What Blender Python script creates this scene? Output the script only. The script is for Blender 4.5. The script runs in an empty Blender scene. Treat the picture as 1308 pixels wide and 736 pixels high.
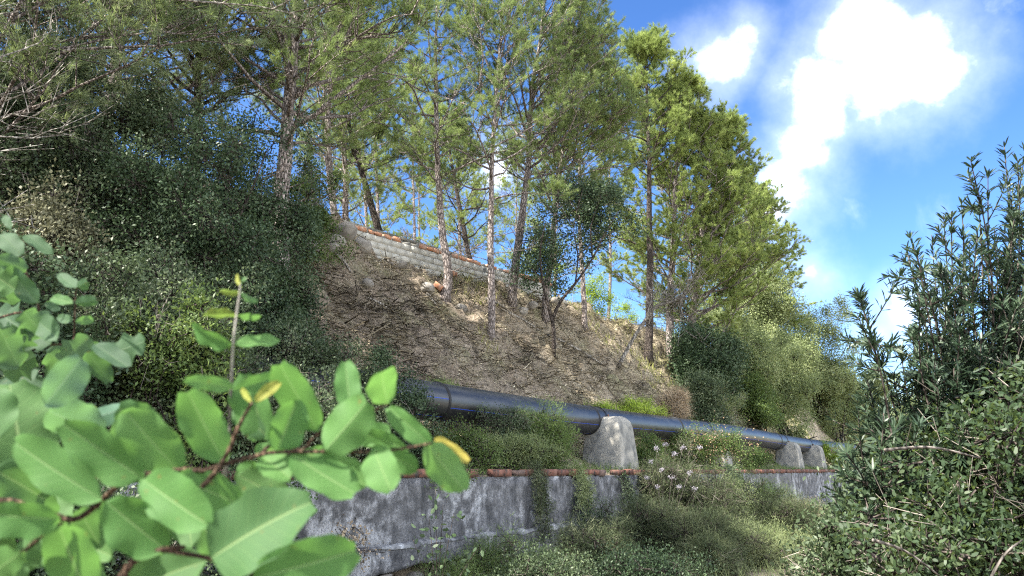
import bpy, math, random
import numpy as np
from mathutils import Vector

S = bpy.context.scene
PI = math.pi
# ------------------------------------------------------------------ camera, sky, sun, exposure
FPX = 1027.0
PITCH = math.atan((600 - 368) / FPX)
CZ = 1.6
AZ = math.radians(31.5)                     # bearing of the wall and the pipe, right of the view
cam_d = bpy.data.cameras.new('camera'); cam = bpy.data.objects.new('camera', cam_d)
S.collection.objects.link(cam); S.camera = cam
cam.location = (0, 0, CZ); cam.rotation_euler = (PI / 2 + PITCH, 0, 0)
cam_d.sensor_width = 36; cam_d.lens = FPX / 1308 * 36
cam_d.clip_start = 0.05; cam_d.clip_end = 5000
cam_d.dof.use_dof = True; cam_d.dof.focus_distance = 16; cam_d.dof.aperture_fstop = 9.5

SUN_EL = math.radians(47); SUN_H = Vector((-0.80, -0.46)).normalized()
sun_dir = Vector((SUN_H.x * math.cos(SUN_EL), SUN_H.y * math.cos(SUN_EL), math.sin(SUN_EL)))
sd = bpy.data.lights.new('sun', 'SUN'); sd.energy = 4.6; sd.angle = math.radians(0.5); sd.color = (1, .95, .86)
so = bpy.data.objects.new('sun', sd); S.collection.objects.link(so)
so.rotation_euler = sun_dir.to_track_quat('Z', 'Y').to_euler(); so.location = (0, 0, 60)

S.cycles.use_denoising = False; S.cycles.use_adaptive_sampling = False; S.cycles.pixel_filter_type = 'BLACKMAN_HARRIS'; S.cycles.filter_width = 1.2; S.cycles.sample_clamp_indirect = 4
S.view_settings.view_transform = 'Standard'; S.view_settings.look = 'None'
S.view_settings.exposure = 2.0; S.view_settings.gamma = 1.0; S.view_settings.use_curve_mapping = False

cp, sp = math.cos(PITCH), math.sin(PITCH)
def ray(px, py):                            # a photograph pixel as a direction with forward depth 1
    x = (px - 654) / FPX; y = (368 - py) / FPX
    return np.array([x, cp - y * sp, sp + y * cp])
CAM = np.array([0, 0, CZ])
def at(px, py, d): return CAM + ray(px, py) * d
cA, sA = math.cos(AZ), math.sin(AZ)
def uv2xy(u, v): return (u * sA - v * cA, u * cA + v * sA)
def xy2uv(x, y): return (x * sA + y * cA, -x * cA + y * sA)
def at_v(px, py, v):
    r = ray(px, py); n = -r[0] * cA + r[1] * sA
    return CAM + r * (v / n)

w = bpy.data.worlds.new('World'); S.world = w; w.use_nodes = True
nt = w.node_tree; N = nt.nodes; Lk = nt.links; N.clear()
def nn(t, **k):
    n = N.new(t)
    for a, b in k.items(): setattr(n, a, b)
    return n
out = nn('ShaderNodeOutputWorld'); bg = nn('ShaderNodeBackground')
sky = nn('ShaderNodeTexSky', sky_type='NISHITA', sun_disc=False)
sky.sun_elevation = SUN_EL; sky.sun_rotation = math.atan2(SUN_H.x, SUN_H.y)
sky.air_density = 0.8; sky.dust_density = 0.0; sky.ozone_density = 4.0
SKY_K = 0.10
tc = nn('ShaderNodeTexCoord')
def M(op, a, b=None, c=None, clamp=False):
    n = nn('ShaderNodeMath', operation=op, use_clamp=clamp)
    for i, v in enumerate((a, b, c)):
        if v is None: continue
        if isinstance(v, (int, float)): n.inputs[i].default_value = v
        else: Lk.new(v, n.inputs[i])
    return n.outputs[0]
nz = nn('ShaderNodeTexNoise'); nz.inputs['Scale'].default_value = 7; nz.inputs['Detail'].default_value = 9; nz.inputs['Roughness'].default_value = .6
nz2 = nn('ShaderNodeTexNoise'); nz2.inputs['Scale'].default_value = 4.2; nz2.inputs['Distortion'].default_value = .6; nz2.inputs['Detail'].default_value = 8; nz2.inputs['Roughness'].default_value = .6
Lk.new(tc.outputs['Generated'], nz.inputs['Vector']); Lk.new(tc.outputs['Generated'], nz2.inputs['Vector'])
wob = M('MULTIPLY', M('SUBTRACT', nz.outputs['Fac'], .5), .15)
# the clouds of the view: (photo x, photo y, radius px)
blobs = [(1110, 20, 62), (1140, 75, 66), (1080, 60, 48), (1060, 110, 58), (1115, 110, 62), (1180, 100, 42), (1050, 150, 50),
         (1025, 190, 52), (1000, 225, 50), (980, 262, 42), (1040, 130, 54), (918, 72, 42), (940, 45, 26), (1035, 347, 13), (1052, 358, 9), (1012, 328, 6),
         (1150, 405, 20), (1185, 392, 12), (1125, 425, 8), (1135, -30, 52), (1140, -90, 60), (1130, 50, 60), (640, 230, 28)]
mask = None
for (bx, by, br) in blobs:
    c = ray(bx, by); c = c / np.linalg.norm(c)
    d = nn('ShaderNodeVectorMath', operation='DISTANCE'); Lk.new(tc.outputs['Generated'], d.inputs[0]); d.inputs[1].default_value = tuple(c)
    m = M('SUBTRACT', br / FPX * .96, d.outputs['Value'])          # positive inside
    mask = m if mask is None else M('SMOOTH_MAX', mask, m, .006)
core = M('MULTIPLY_ADD', M('ADD', mask, wob), 16, .08, clamp=True)
halo = M('MULTIPLY', M('MULTIPLY_ADD', M('ADD', mask, wob), 8, .40, clamp=True), .50)
wisp = M('MULTIPLY', M('MULTIPLY_ADD', nz2.outputs['Fac'], 4.2, -2.42, clamp=True), .42)
fwd_ = nn('ShaderNodeVectorMath', operation='DOT_PRODUCT'); Lk.new(tc.outputs['Generated'], fwd_.inputs[0]); fwd_.inputs[1].default_value = (0, cp, sp)
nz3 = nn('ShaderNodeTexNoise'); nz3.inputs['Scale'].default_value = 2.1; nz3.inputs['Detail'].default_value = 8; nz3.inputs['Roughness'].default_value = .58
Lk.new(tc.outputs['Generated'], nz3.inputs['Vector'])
away = M('MULTIPLY_ADD', fwd_.outputs['Value'], -6, 4.7, clamp=True)          # scattered cumulus added outside the view for more fill light
fill_clouds = M('MULTIPLY', M('MULTIPLY_ADD', nz3.outputs['Fac'], 9, -4.1, clamp=True), away)
cl = M('POWER', M('MAXIMUM', M('MAXIMUM', core, fill_clouds), M('MAXIMUM', halo, wisp)), 1.7)
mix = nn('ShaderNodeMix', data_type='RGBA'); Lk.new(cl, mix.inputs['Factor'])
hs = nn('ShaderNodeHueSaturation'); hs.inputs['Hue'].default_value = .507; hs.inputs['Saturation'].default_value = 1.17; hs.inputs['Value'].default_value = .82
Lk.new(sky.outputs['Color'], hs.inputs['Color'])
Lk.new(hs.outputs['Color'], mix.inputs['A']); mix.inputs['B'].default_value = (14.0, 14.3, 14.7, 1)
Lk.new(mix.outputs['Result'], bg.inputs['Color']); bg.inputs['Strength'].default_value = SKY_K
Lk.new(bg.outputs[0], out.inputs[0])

# ------------------------------------------------------------------ helpers
COL = S.collection
def vnoise(x, y, s=1.0, seed=0.0):
    x = np.asarray(x, float) * s; y = np.asarray(y, float) * s
    a = 0
    for k, (fx, fy, ph, am) in enumerate([(1, .35, .3, 1), (-.6, 1.1, 1.7, .9), (1.9, 1.3, 2.9, .55), (2.3, -1.9, 4.1, .5), (.8, 2.9, 5.2, .45), (4.1, 2.2, .9, .28), (-3.3, 4.6, 3.3, .25)]):
        a = a + am * np.sin(fx * x + fy * y + ph + seed * (1.3 + k) + 1.1 * np.sin(.7 * fy * x - .6 * fx * y + seed + k))
    return a / 2.4
PV = [-600, -60, -20, -6, 0, 4, 6.4, 7.0, 7.08, 7.28, 7.4, 8.6, 9.4, 9.9, 11.5, 15.5, 16.0, 17, 22, 40, 90, 600]
PH = [-14, -6, -3.5, -1.6, -.05, -.15, -.2, -.18, -.1, 1.42, 1.5, 1.62, 1.95, 2.45, 4.05, 7.72, 7.95, 8.0, 8.1, 7.6, -1, -14]
def gh(u, v):
    u = np.asarray(u, float); v = np.asarray(v, float)
    v0 = v; v = v + np.clip((u - 18) * .14, 0, 2.2) * np.clip((v - 10) / 4, 0, 1) * np.clip((60 - v) / 20, 0, 1)
    h = np.interp(v, PV, PH)
    far = np.clip((u - 75) / 60, 0, 1); h = h * (1 - far) + np.minimum(h, -1.0) * far
    lft = np.clip((16 - u) / 14, 0, 1) * np.clip((v - 12) / 4, 0, 1); h = h + lft * .7
    k = np.clip((v - 9.4) / 1.2, 0, 1) * np.clip((17 - v) / 1.5, 0, 1)
    h = h + k * (.28 * vnoise(u, v, .9, 2) + .26 * vnoise(u, v, 2.6, 5) + .15 * vnoise(u, v, 6.5, 8))
    h = h + .75 * np.exp(-((u - 15.3) ** 2 / 2.2 + (v - 15.1) ** 2 / .9)) * (1 + .3 * vnoise(u, v, 4, 6))
    h = h + .03 * vnoise(u, v, 2.1, 1) * np.clip((6.8 - v) / 2, 0, 1) * np.clip(v + 20, 0, 1)
    return h
def gz(x, y): u, v = xy2uv(x, y); return float(gh(u, v))
def G(px, py, tmin=3, tmax=140):            # where the line of sight through a pixel meets the ground
    r = ray(px, py); t = tmin
    while t < tmax:
        p = CAM + r * t
        if p[2] < gz(p[0], p[1]): break
        t += .04
    p = CAM + r * t; p[2] = gz(p[0], p[1]); return p
def on(px, v):                              # the ground point in the plane v, at photograph column px
    p = at_v(px, 600, v); p[2] = gz(p[0], p[1]); return p
def depth(p): return float(np.dot(p - CAM, [0, cp, sp]))

class Acc:
    def __init__(s): s.V = []; s.Fs = []; s.n = 0
    def add(s, V, F, tone=None):
        V = np.asarray(V, float).reshape(-1, 3); F = np.asarray(F, int)
        if tone is None: tone = np.zeros(len(F))
        tone = np.broadcast_to(np.asarray(tone, float), (len(F),))
        s.V.append(V); s.Fs.append((F + s.n, tone)); s.n += len(V); return s
    def mesh(s, name, mats, smooth=False, mi=None):
        me = bpy.data.meshes.new(name)
        V = np.concatenate(s.V)
        tot = sum(len(F) for F, t in s.Fs); li = np.concatenate([F.ravel() for F, t in s.Fs])
        sz = np.concatenate([np.full(len(F), F.shape[1]) for F, t in s.Fs]); st = np.concatenate([[0], np.cumsum(sz)[:-1]])
        me.vertices.add(len(V)); me.vertices.foreach_set('co', V.ravel().astype(np.float32))
        me.loops.add(len(li)); me.loops.foreach_set('vertex_index', li.astype(np.int32))
        me.polygons.add(tot); me.polygons.foreach_set('loop_start', st.astype(np.int32)); me.polygons.foreach_set('loop_total', sz.astype(np.int32))
        if smooth: me.polygons.foreach_set('use_smooth', np.ones(tot, bool))
        at_ = me.attributes.new('tone', 'FLOAT', 'FACE'); at_.data.foreach_set('value', np.concatenate([t for F, t in s.Fs]).astype(np.float32))
        for m in (mats if isinstance(mats, (list, tuple)) else [mats]): me.materials.append(m)
        me.update(calc_edges=True); return me
    def build(s, name, mats, parent=None, smooth=False, **k):
        return link(name, s.mesh(name, mats, smooth), parent, **k)
def link(name, me, parent=None, loc=None, rot=None, **k):
    o = bpy.data.objects.new(name, me); COL.objects.link(o)
    if parent is not None: o.parent = parent
    if loc is not None: o.location = tuple(loc)
    if rot is not None: o.rotation_euler = rot
    for a, b in k.items(): o[a] = b
    return o
def thing(name, label, cat, loc, group=None, rz=0):
    if len(label.split()) > 16: print('LONG', label)
    o = bpy.data.objects.new(name, None); COL.objects.link(o); o.empty_display_size = .2
    o.location = tuple(float(c) for c in loc); o.rotation_euler = (0, 0, rz); o['label'] = label; o['category'] = cat
    if group: o['group'] = group
    return o
def tree_copy(o, loc, label, rz=0, sc=1.0):
    c = o.copy(); COL.objects.link(c); c.location = tuple(float(a) for a in loc); c.rotation_euler = (0, 0, rz); c['label'] = label
    c.scale = (sc, sc, sc) if isinstance(sc, (int, float)) else sc
    for ch in list(o.children):
        d = ch.copy(); COL.objects.link(d); d.parent = c
        for g in list(ch.children):
            e = g.copy(); COL.objects.link(e); e.parent = d
    return c
def unit(a): a = np.asarray(a, float); return a / (np.linalg.norm(a, axis=-1, keepdims=True) + 1e-9)
def tube(acc, P, R, n=6, tone=0.0, caps=True):
    P = np.asarray(P, float); R = np.broadcast_to(np.asarray(R, float), (len(P),))
    T = unit(np.gradient(P, axis=0)); ref = np.array([0, 0, 1.0]) if abs(T[0][2]) < .8 else np.array([1.0, 0, 0])
    A = unit(np.cross(T, ref)); B = np.cross(T, A)
    an = np.arange(n) / n * 2 * PI
    V = P[:, None] + R[:, None, None] * (np.cos(an)[None, :, None] * A[:, None] + np.sin(an)[None, :, None] * B[:, None])
    i = np.arange(len(P) - 1)[:, None] * n; j = np.arange(n)[None]; j2 = (j + 1) % n
    F = np.stack([i + j, i + j2, i + n + j2, i + n + j], -1).reshape(-1, 4)
    base = acc.n
    acc.add(V, F, tone)
    if caps:
        for k, s_ in ((0, -1), (len(P) - 1, 1)):
            ring = base + k * n + np.arange(n)
            acc.Fs.append(((ring[::s_])[None], np.array([tone if np.isscalar(tone) else 0.0])))
def twigs(acc, A, B, r0, r1, tone=0.0):     # straight three-sided twigs, all at once
    A = np.asarray(A, float); B = np.asarray(B, float); n = len(A)
    if n == 0: return
    T = unit(B - A); X = unit(np.cross(T, np.array([.31, .12, .94]))); Y = np.cross(T, X)
    V = []
    r0 = np.broadcast_to(r0, (n,)); r1 = np.broadcast_to(r1, (n,))
    for P, r in ((A, r0), (B, r1)):
        for k in range(3):
            a = k * 2 * PI / 3; V.append(P + r[:, None] * (math.cos(a) * X + math.sin(a) * Y))
    V = np.stack(V, 1); b = (np.arange(n) * 6)[:, None]
    F = np.concatenate([b + np.array([[0, 1, 4, 3]]), b + np.array([[1, 2, 5, 4]]), b + np.array([[2, 0, 3, 5]])])
    acc.add(V, F, np.tile(np.broadcast_to(tone, (n,)), 3) if not np.isscalar(tone) else tone)
def leaves(acc, P, D, Nn, L, Wd, kind, tone):
    n = len(P); D = unit(D); Sd = unit(np.cross(D, Nn)); Nn = np.cross(Sd, D)
    L = np.broadcast_to(L, (n,))[:, None]; Wd = np.broadcast_to(Wd, (n,))[:, None]
    if kind == 'needle':
        V = np.stack([P - Sd * Wd / 2, P + Sd * Wd / 2, P + D * L], 1); k = 3
    elif kind == 'leaf':
        V = np.stack([P, P + D * L * .5 + Sd * Wd / 2 + Nn * Wd * .15, P + D * L - Nn * L * .08, P + D * L * .5 - Sd * Wd / 2 + Nn * Wd * .15], 1); k = 4
    else:
        V = np.stack([P, P + D * L * .3 + Sd * Wd / 2, P + D * L * .72 + Sd * Wd * .42, P + D * L - Nn * L * .1, P + D * L * .72 - Sd * Wd * .42, P + D * L * .3 - Sd * Wd / 2], 1); k = 6
    acc.add(V, np.arange(n * k).reshape(n, k), tone)
def rnd(rng, n): return rng.normal(size=(n, 3))
def box(acc, c, s, tone=0, R=None, jit=0, rng=None):
    V = np.array([[x, y, z] for z in (-.5, .5) for y in (-.5, .5) for x in (-.5, .5)]) * np.asarray(s)
    if jit: V = V + rng.uniform(-jit, jit, V.shape)
    if R is not None: V = V @ np.asarray(R).T
    F = [[0, 2, 3, 1], [4, 5, 7, 6], [0, 1, 5, 4], [2, 6, 7, 3], [0, 4, 6, 2], [1, 3, 7, 5]]
    acc.add(V + np.asarray(c), F, tone)
RW = np.array([[sA, -cA, 0], [cA, sA, 0], [0, 0, 1.0]])  # (u, v, z) -> world
def W3(u, v, z): x, y = uv2xy(u, v); return np.array([x, y, z])
ROTW = (0, 0, math.atan2(cA, sA))                         # local x along the wall

# ------------------------------------------------------------------ materials
def mat(name):
    m = bpy.data.materials.new(name); m.use_nodes = True; t = m.node_tree; t.nodes.clear()
    return m, t
class NT:
    def __init__(s, t): s.t = t
    def n(s, ty, ins=None, **k):
        n = s.t.nodes.new(ty)
        for a, b in k.items(): setattr(n, a, b)
        for a, b in (ins or {}).items():
            if hasattr(b, 'is_output'): s.t.links.new(b, n.inputs[a])
            else: n.inputs[a].default_value = b
        return n
    def noise(s, sc, det=4, ro=.55, vec=None, dist=0):
        n = s.n('ShaderNodeTexNoise', {'Scale': sc, 'Detail': det, 'Roughness': ro, 'Distortion': dist})
        if vec is not None: s.t.links.new(vec, n.inputs['Vector'])
        return n.outputs['Fac']
    def ramp(s, f, stops):
        n = s.n('ShaderNodeValToRGB'); s.t.links.new(f, n.inputs[0]); r = n.color_ramp
        while len(r.elements) < len(stops): r.elements.new(.5)
        for e, (p, c) in zip(r.elements, stops): e.position = p; e.color = (*c, 1) if len(c) == 3 else c
        return n.outputs['Color']
    def mix(s, f, a, b, mode='MIX'):
        n = s.n('ShaderNodeMix', data_type='RGBA', blend_type=mode)
        for k, v in (('Factor', f), ('A', a), ('B', b)):
            if hasattr(v, 'is_output'): s.t.links.new(v, n.inputs[k])
            elif k == 'Factor': n.inputs[k].default_value = v
            else: n.inputs[k].default_value = (*v, 1)
        return n.outputs['Result']
    def m(s, op, a, b=0.0, clamp=False):
        n = s.n('ShaderNodeMath', operation=op, use_clamp=clamp)
        for i, v in enumerate((a, b)):
            if hasattr(v, 'is_output'): s.t.links.new(v, n.inputs[i])
            else: n.inputs[i].default_value = v
        return n.outputs[0]
    def out(s, sh): o = s.n('ShaderNodeOutputMaterial'); s.t.links.new(sh, o.inputs[0])
    def bump(s, h, st, d=.02):
        b = s.n('ShaderNodeBump', {'Strength': st, 'Distance': d}); s.t.links.new(h, b.inputs['Height']); return b.outputs[0]
    def pbr(s, col, rough=.8, normal=None, spec=.3):
        p = s.n('ShaderNodeBsdfPrincipled', {'Specular IOR Level': spec})
        for k, v in (('Base Color', col), ('Roughness', rough), ('Normal', normal)):
            if v is None: continue
            if hasattr(v, 'is_output'): s.t.links.new(v, p.inputs[k])
            else: p.inputs[k].default_value = (*v, 1) if k == 'Base Color' else v
        return p.outputs[0]
def leaf_mat(name, a, b, c=None, tr=.35, rough=.62, clump=.9, spec=.2):
    m, t = mat(name); q = NT(t)
    tone = q.n('ShaderNodeAttribute', attribute_name='tone').outputs['Fac']
    co = q.n('ShaderNodeTexCoord').outputs['Object']
    big = q.noise(clump, 3, .6, co)
    f = q.m('ADD', q.m('MULTIPLY', tone, .6), q.m('MULTIPLY', q.m('SUBTRACT', big, .36), 1.5), True)
    col = q.ramp(f, [(0, a), (.6, b), (1, c or b)])
    pb = q.pbr(col, rough, None, spec)
    tl = q.n('ShaderNodeBsdfTranslucent'); t.links.new(q.mix(.5, col, (.24, .32, .07), 'MIX') if tr > .3 else col, tl.inputs['Color'])
    mx = q.n('ShaderNodeMixShader', {0: tr}); t.links.new(pb, mx.inputs[1]); t.links.new(tl.outputs[0], mx.inputs[2])
    q.out(mx.outputs[0]); return m
ML = {}
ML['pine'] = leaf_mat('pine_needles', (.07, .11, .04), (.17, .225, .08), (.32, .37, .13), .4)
ML['pine_dark'] = leaf_mat('shaded_pine_needles', (.075, .105, .055), (.17, .21, .11), (.32, .35, .20), .38)  # shade put into a greyer needle colour
ML['pine_bright'] = leaf_mat('sunny_pine_needles', (.11, .155, .05), (.26, .32, .095), (.42, .47, .16), .42)  # sunlight put into a lighter, yellower needle colour
ML['oak'] = leaf_mat('holm_oak_leaf', (.022, .042, .02), (.055, .09, .04), (.14, .19, .10), .25, .5, 1.3, .3)
ML['greyoak'] = leaf_mat('greyish_shrub_leaf', (.035, .055, .028), (.085, .12, .055), (.26, .30, .18), .3, .5, 1.3, .3)
ML['lush'] = leaf_mat('fresh_green_leaf', (.04, .07, .022), (.10, .15, .045), (.22, .28, .10), .35, .45, 1.8)
ML['olive'] = leaf_mat('wild_olive_leaf', (.10, .13, .06), (.24, .28, .13), (.40, .43, .22), .38, .6, .5)
ML['bright'] = leaf_mat('yellow_green_leaf', (.12, .19, .02), (.26, .36, .05), (.42, .48, .10), .45)
ML['oleander'] = leaf_mat('oleander_leaf', (.02, .045, .022), (.05, .08, .045), (.11, .15, .08), .25, .42, 1.5, .4)
ML['bramble'] = leaf_mat('bramble_leaf', (.02, .038, .018), (.040, .068, .030), (.13, .17, .085), .35, .5, 2, .3)
ML['broom'] = leaf_mat('broom_stalk', (.03, .042, .02), (.08, .10, .045), (.22, .23, .13), .25, .6, 2)
ML['dry'] = leaf_mat('dry_stalk', (.22, .16, .10), (.42, .33, .22), (.60, .50, .38), .2, .8, 2)
ML['brownish'] = leaf_mat('browning_leaf', (.06, .06, .035), (.15, .15, .085), (.30, .29, .19), .25, .5, 1.5)
ML['deadtwig'] = leaf_mat('dead_twig', (.10, .085, .07), (.22, .19, .16), (.36, .32, .27), .05, .9, 2)
ML['grassy'] = leaf_mat('yellowing_grass', (.16, .18, .05), (.34, .34, .12), (.52, .48, .24), .35, .7, .8)
ML['pinkish'] = leaf_mat('pinkish_leaf', (.26, .15, .10), (.42, .32, .19), (.60, .52, .36), .3, .7, 4)
ML['flower'] = leaf_mat('pale_seed_head', (.30, .27, .30), (.48, .44, .48), (.62, .58, .60), .3, .8, 2)
ML['litter'] = leaf_mat('dry_litter', (.04, .034, .028), (.30, .255, .175), (.74, .68, .52), .08, .85, .6, .1)

def bark_mat(name, a, b, c, sc=7):
    m, t = mat(name); q = NT(t)
    co = q.n('ShaderNodeTexCoord').outputs['Object']
    mp = q.n('ShaderNodeMapping'); t.links.new(co, mp.inputs[0]); mp.inputs['Scale'].default_value = (1, 1, .3)
    n1 = q.noise(sc, 6, .65, mp.outputs[0], .6); n2 = q.noise(1.3, 3, .5, co)
    v = q.n('ShaderNodeTexVoronoi', {'Scale': sc * 3}, feature='DISTANCE_TO_EDGE'); t.links.new(mp.outputs[0], v.inputs['Vector'])
    cr = q.m('MULTIPLY', v.outputs['Distance'], 4, True)
    col = q.ramp(n1, [(.3, a), (.5, b), (.72, c)]); col = q.mix(q.m('MULTIPLY', n2, .6), col, b)
    col = q.mix(q.m('SUBTRACT', 1, cr), col, tuple(x * .35 for x in a))
    q.out(q.pbr(col, .9, q.bump(q.m('ADD', cr, n1), .8, .03), .15)); return m
MB = {'dead': bark_mat('grey_dead_wood', (.12, .105, .09), (.20, .175, .15), (.28, .25, .22), 5), 'pine': bark_mat('pine_bark', (.16, .13, .115), (.34, .29, .265), (.52, .47, .44)),
      'dark': bark_mat('dark_bark', (.05, .04, .034), (.10, .082, .07), (.18, .15, .13)),
      'pale': bark_mat('pale_dead_wood', (.26, .235, .20), (.36, .33, .29), (.48, .45, .40), 5),
      'red': bark_mat('reddish_stem', (.12, .075, .05), (.17, .105, .07), (.22, .15, .10), 90)}

m, t = mat('hill_soil'); q = NT(t); co = q.n('ShaderNodeTexCoord').outputs['Object']
n1 = q.noise(.35, 5, .6, co); n2 = q.noise(2.2, 8, .7, co, .8); n3 = q.noise(14, 8, .75, co, 1.2)
c1 = q.ramp(n2, [(.3, (.07, .055, .04)), (.45, (.24, .19, .14)), (.58, (.46, .39, .29)), (.72, (.60, .54, .42))])
c2 = q.ramp(n3, [(.32, (.07, .056, .042)), (.5, (.32, .268, .18)), (.66, (.62, .56, .41))])
col = q.mix(.5, c1, c2)
sx = q.n('ShaderNodeSeparateXYZ'); t.links.new(co, sx.inputs[0])
rt = q.m('MULTIPLY', q.m('SUBTRACT', q.m('ADD', sx.outputs['X'], q.m('MULTIPLY', n1, 10)), 3.5), .16, True)
col = q.mix(q.m('MULTIPLY', q.m('SUBTRACT', 1, rt), .75), col, q.ramp(n3, [(.35, (.055, .043, .035)), (.53, (.23, .185, .145)), (.7, (.48, .41, .33))]))
gr = q.m('MULTIPLY', q.m('SUBTRACT', q.noise(.8, 6, .7, co), .5), 5, True)
col = q.mix(q.m('MULTIPLY', gr, .55), col, (.16, .19, .07))
q.out(q.pbr(col, .95, q.bump(q.m('ADD', n2, n3), 1.0, .08), .1)); M_SOIL = m

m, t = mat('weathered_render'); q = NT(t); co = q.n('ShaderNodeTexCoord').outputs['Object']
mp = q.n('ShaderNodeMapping'); t.links.new(co, mp.inputs[0]); mp.inputs['Scale'].default_value = (1, 1, .28)
big = q.noise(.75, 4, .6, co, .5); mid = q.noise(5, 8, .72, co); fine = q.noise(38, 6, .8, co); streak = q.noise(5.5, 6, .65, mp.outputs[0])
col = q.ramp(mid, [(.3, (.045, .046, .048)), (.5, (.15, .15, .155)), (.68, (.30, .30, .31))])
wm = q.m('MULTIPLY', q.m('SUBTRACT', q.m('ADD', q.m('MULTIPLY', big, .8), q.m('MULTIPLY', mid, .5)), .69), 9, True)
col = q.mix(q.m('MULTIPLY', wm, .85), col, (.50, .51, .53))
sk = q.m('MULTIPLY', q.m('SUBTRACT', streak, .50), 6, True); col = q.mix(q.m('MULTIPLY', sk, .72), col, (.045, .047, .05))
sp_ = q.m('MULTIPLY', q.m('SUBTRACT', fine, .50), 8, True); col = q.mix(q.m('MULTIPLY', sp_, .6), col, (.035, .036, .036))
q.out(q.pbr(col, .92, q.bump(q.m('ADD', mid, fine), .8, .03), .2)); M_REND = m

m, t = mat('lime_crust'); q = NT(t); co = q.n('ShaderNodeTexCoord').outputs['Object']
q.out(q.pbr(q.ramp(q.noise(1.6, 8, .75, co), [(.44, (.07, .07, .075)), (.56, (.24, .245, .25)), (.66, (.62, .63, .65))]), .9, q.bump(q.noise(30, 5, .7, co), .6, .01), .2)); M_LIME = m
m, t = mat('lichened_concrete'); q = NT(t); co = q.n('ShaderNodeTexCoord').outputs['Object']
mid = q.noise(3.2, 6, .65, co, .4); fine = q.noise(26, 6, .8, co)
col = q.ramp(mid, [(.3, (.10, .10, .095)), (.48, (.22, .215, .195)), (.62, (.32, .30, .255)), (.8, (.48, .46, .42))])
sp_ = q.m('MULTIPLY', q.m('SUBTRACT', q.m('ADD', fine, q.m('MULTIPLY', mid, -.5)), .28), 6, True)
col = q.mix(q.m('MULTIPLY', sp_, .6), col, (.09, .09, .085))
q.out(q.pbr(col, .92, q.bump(q.m('ADD', mid, fine), .6, .02), .2)); M_CONC = m

def piece_mat(name, a, b, c, mott=(.1, .1, .1), k=.4):
    m, t = mat(name); q = NT(t); co = q.n('ShaderNodeTexCoord').outputs['Object']; oi = q.n('ShaderNodeObjectInfo').outputs['Random']
    geo = q.n('ShaderNodeNewGeometry').outputs['Position']
    col = q.ramp(oi, [(0, a), (.5, b), (1, c)]); n1 = q.noise(7, 7, .7, geo); n2 = q.noise(45, 4, .7, geo)
    col = q.mix(q.m('MULTIPLY', q.m('SUBTRACT', n1, .46), 4 * k, True), col, mott)
    q.out(q.pbr(col, .92, q.bump(n2, .5, .01), .15)); return m
M_BRICK = piece_mat('old_red_brick', (.11, .06, .048), (.22, .10, .07), (.17, .12, .10), (.05, .048, .045), 1.3)
M_ORANGE = piece_mat('hollow_orange_brick', (.34, .15, .085), (.48, .22, .12), (.36, .20, .14), (.36, .32, .27), 1.0)
M_BLOCK = piece_mat('grey_concrete_block', (.36, .36, .33), (.44, .43, .39), (.40, .39, .345), (.27, .265, .24), .4)
M_MORTAR = piece_mat('mortar', (.14, .135, .12), (.18, .17, .155), (.12, .115, .10), (.07, .07, .06), .6)
M_STONE = piece_mat('limestone', (.20, .185, .165), (.30, .28, .25), (.17, .155, .135), (.08, .07, .06), .8)

m, t = mat('black_polyethylene'); q = NT(t); co = q.n('ShaderNodeTexCoord').outputs['Object']
mp = q.n('ShaderNodeMapping'); t.links.new(co, mp.inputs[0]); mp.inputs['Scale'].default_value = (.25, 1, 1)
d1 = q.noise(6, 8, .7, mp.outputs[0]); d2 = q.noise(30, 5, .7, co)
col = q.mix(q.m('MULTIPLY', q.m('SUBTRACT', d1, .42), 2.6, True), (.009, .010, .012), (.045, .045, .044))
rg = q.m('ADD', .27, q.m('MULTIPLY', d2, .22))
q.out(q.pbr(col, rg, q.bump(d2, .12, .01), .55)); M_PIPE = m
m, t = mat('black_weld'); q = NT(t); q.out(q.pbr((.012, .012, .013), .5)); M_WELD = m
m, t = mat('blue_stripe'); q = NT(t); q.out(q.pbr((.02, .06, .36), .6)); M_BLUE = m
m, t = mat('rusty_steel'); q = NT(t); q.out(q.pbr(q.ramp(q.noise(30), [(.35, (.10, .045, .02)), (.65, (.22, .11, .06))]), .8)); M_RUST = m
m, t = mat('far_scrub'); q = NT(t); co = q.n('ShaderNodeTexCoord').outputs['Object']
q.out(q.pbr(q.ramp(q.noise(.06, 8, .7, co), [(.35, (.07, .10, .05)), (.55, (.16, .18, .10)), (.7, (.34, .32, .24))]), .95)); M_FAR = m

# ------------------------------------------------------------------ ground
us = np.unique(np.concatenate([np.linspace(-700, -30, 24), np.linspace(-30, 0, 61), np.arange(0, 46, .16), np.arange(46, 80, .5), np.linspace(80, 900, 40)]))
vs = np.unique(np.concatenate([np.linspace(-600, -10, 20), np.arange(-10, 6.6, .4), np.arange(6.6, 9, .1), np.arange(9, 16.6, .11), np.arange(16.6, 26, .5), np.linspace(26, 600, 30)]))
U, V_ = np.meshgrid(us, vs, indexing='ij'); X = U * sA - V_ * cA; Y = U * cA + V_ * sA; Z = gh(U, V_)
a = Acc(); nu, nv = len(us), len(vs)
i = np.arange(nu - 1)[:, None] * nv; j = np.arange(nv - 1)[None]
a.add(np.stack([X, Y, Z], -1), np.stack([i + j, i + nv + j, i + nv + j + 1, i + j + 1], -1).reshape(-1, 4))
a.build('ground', M_SOIL, smooth=True, kind='structure')
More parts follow.
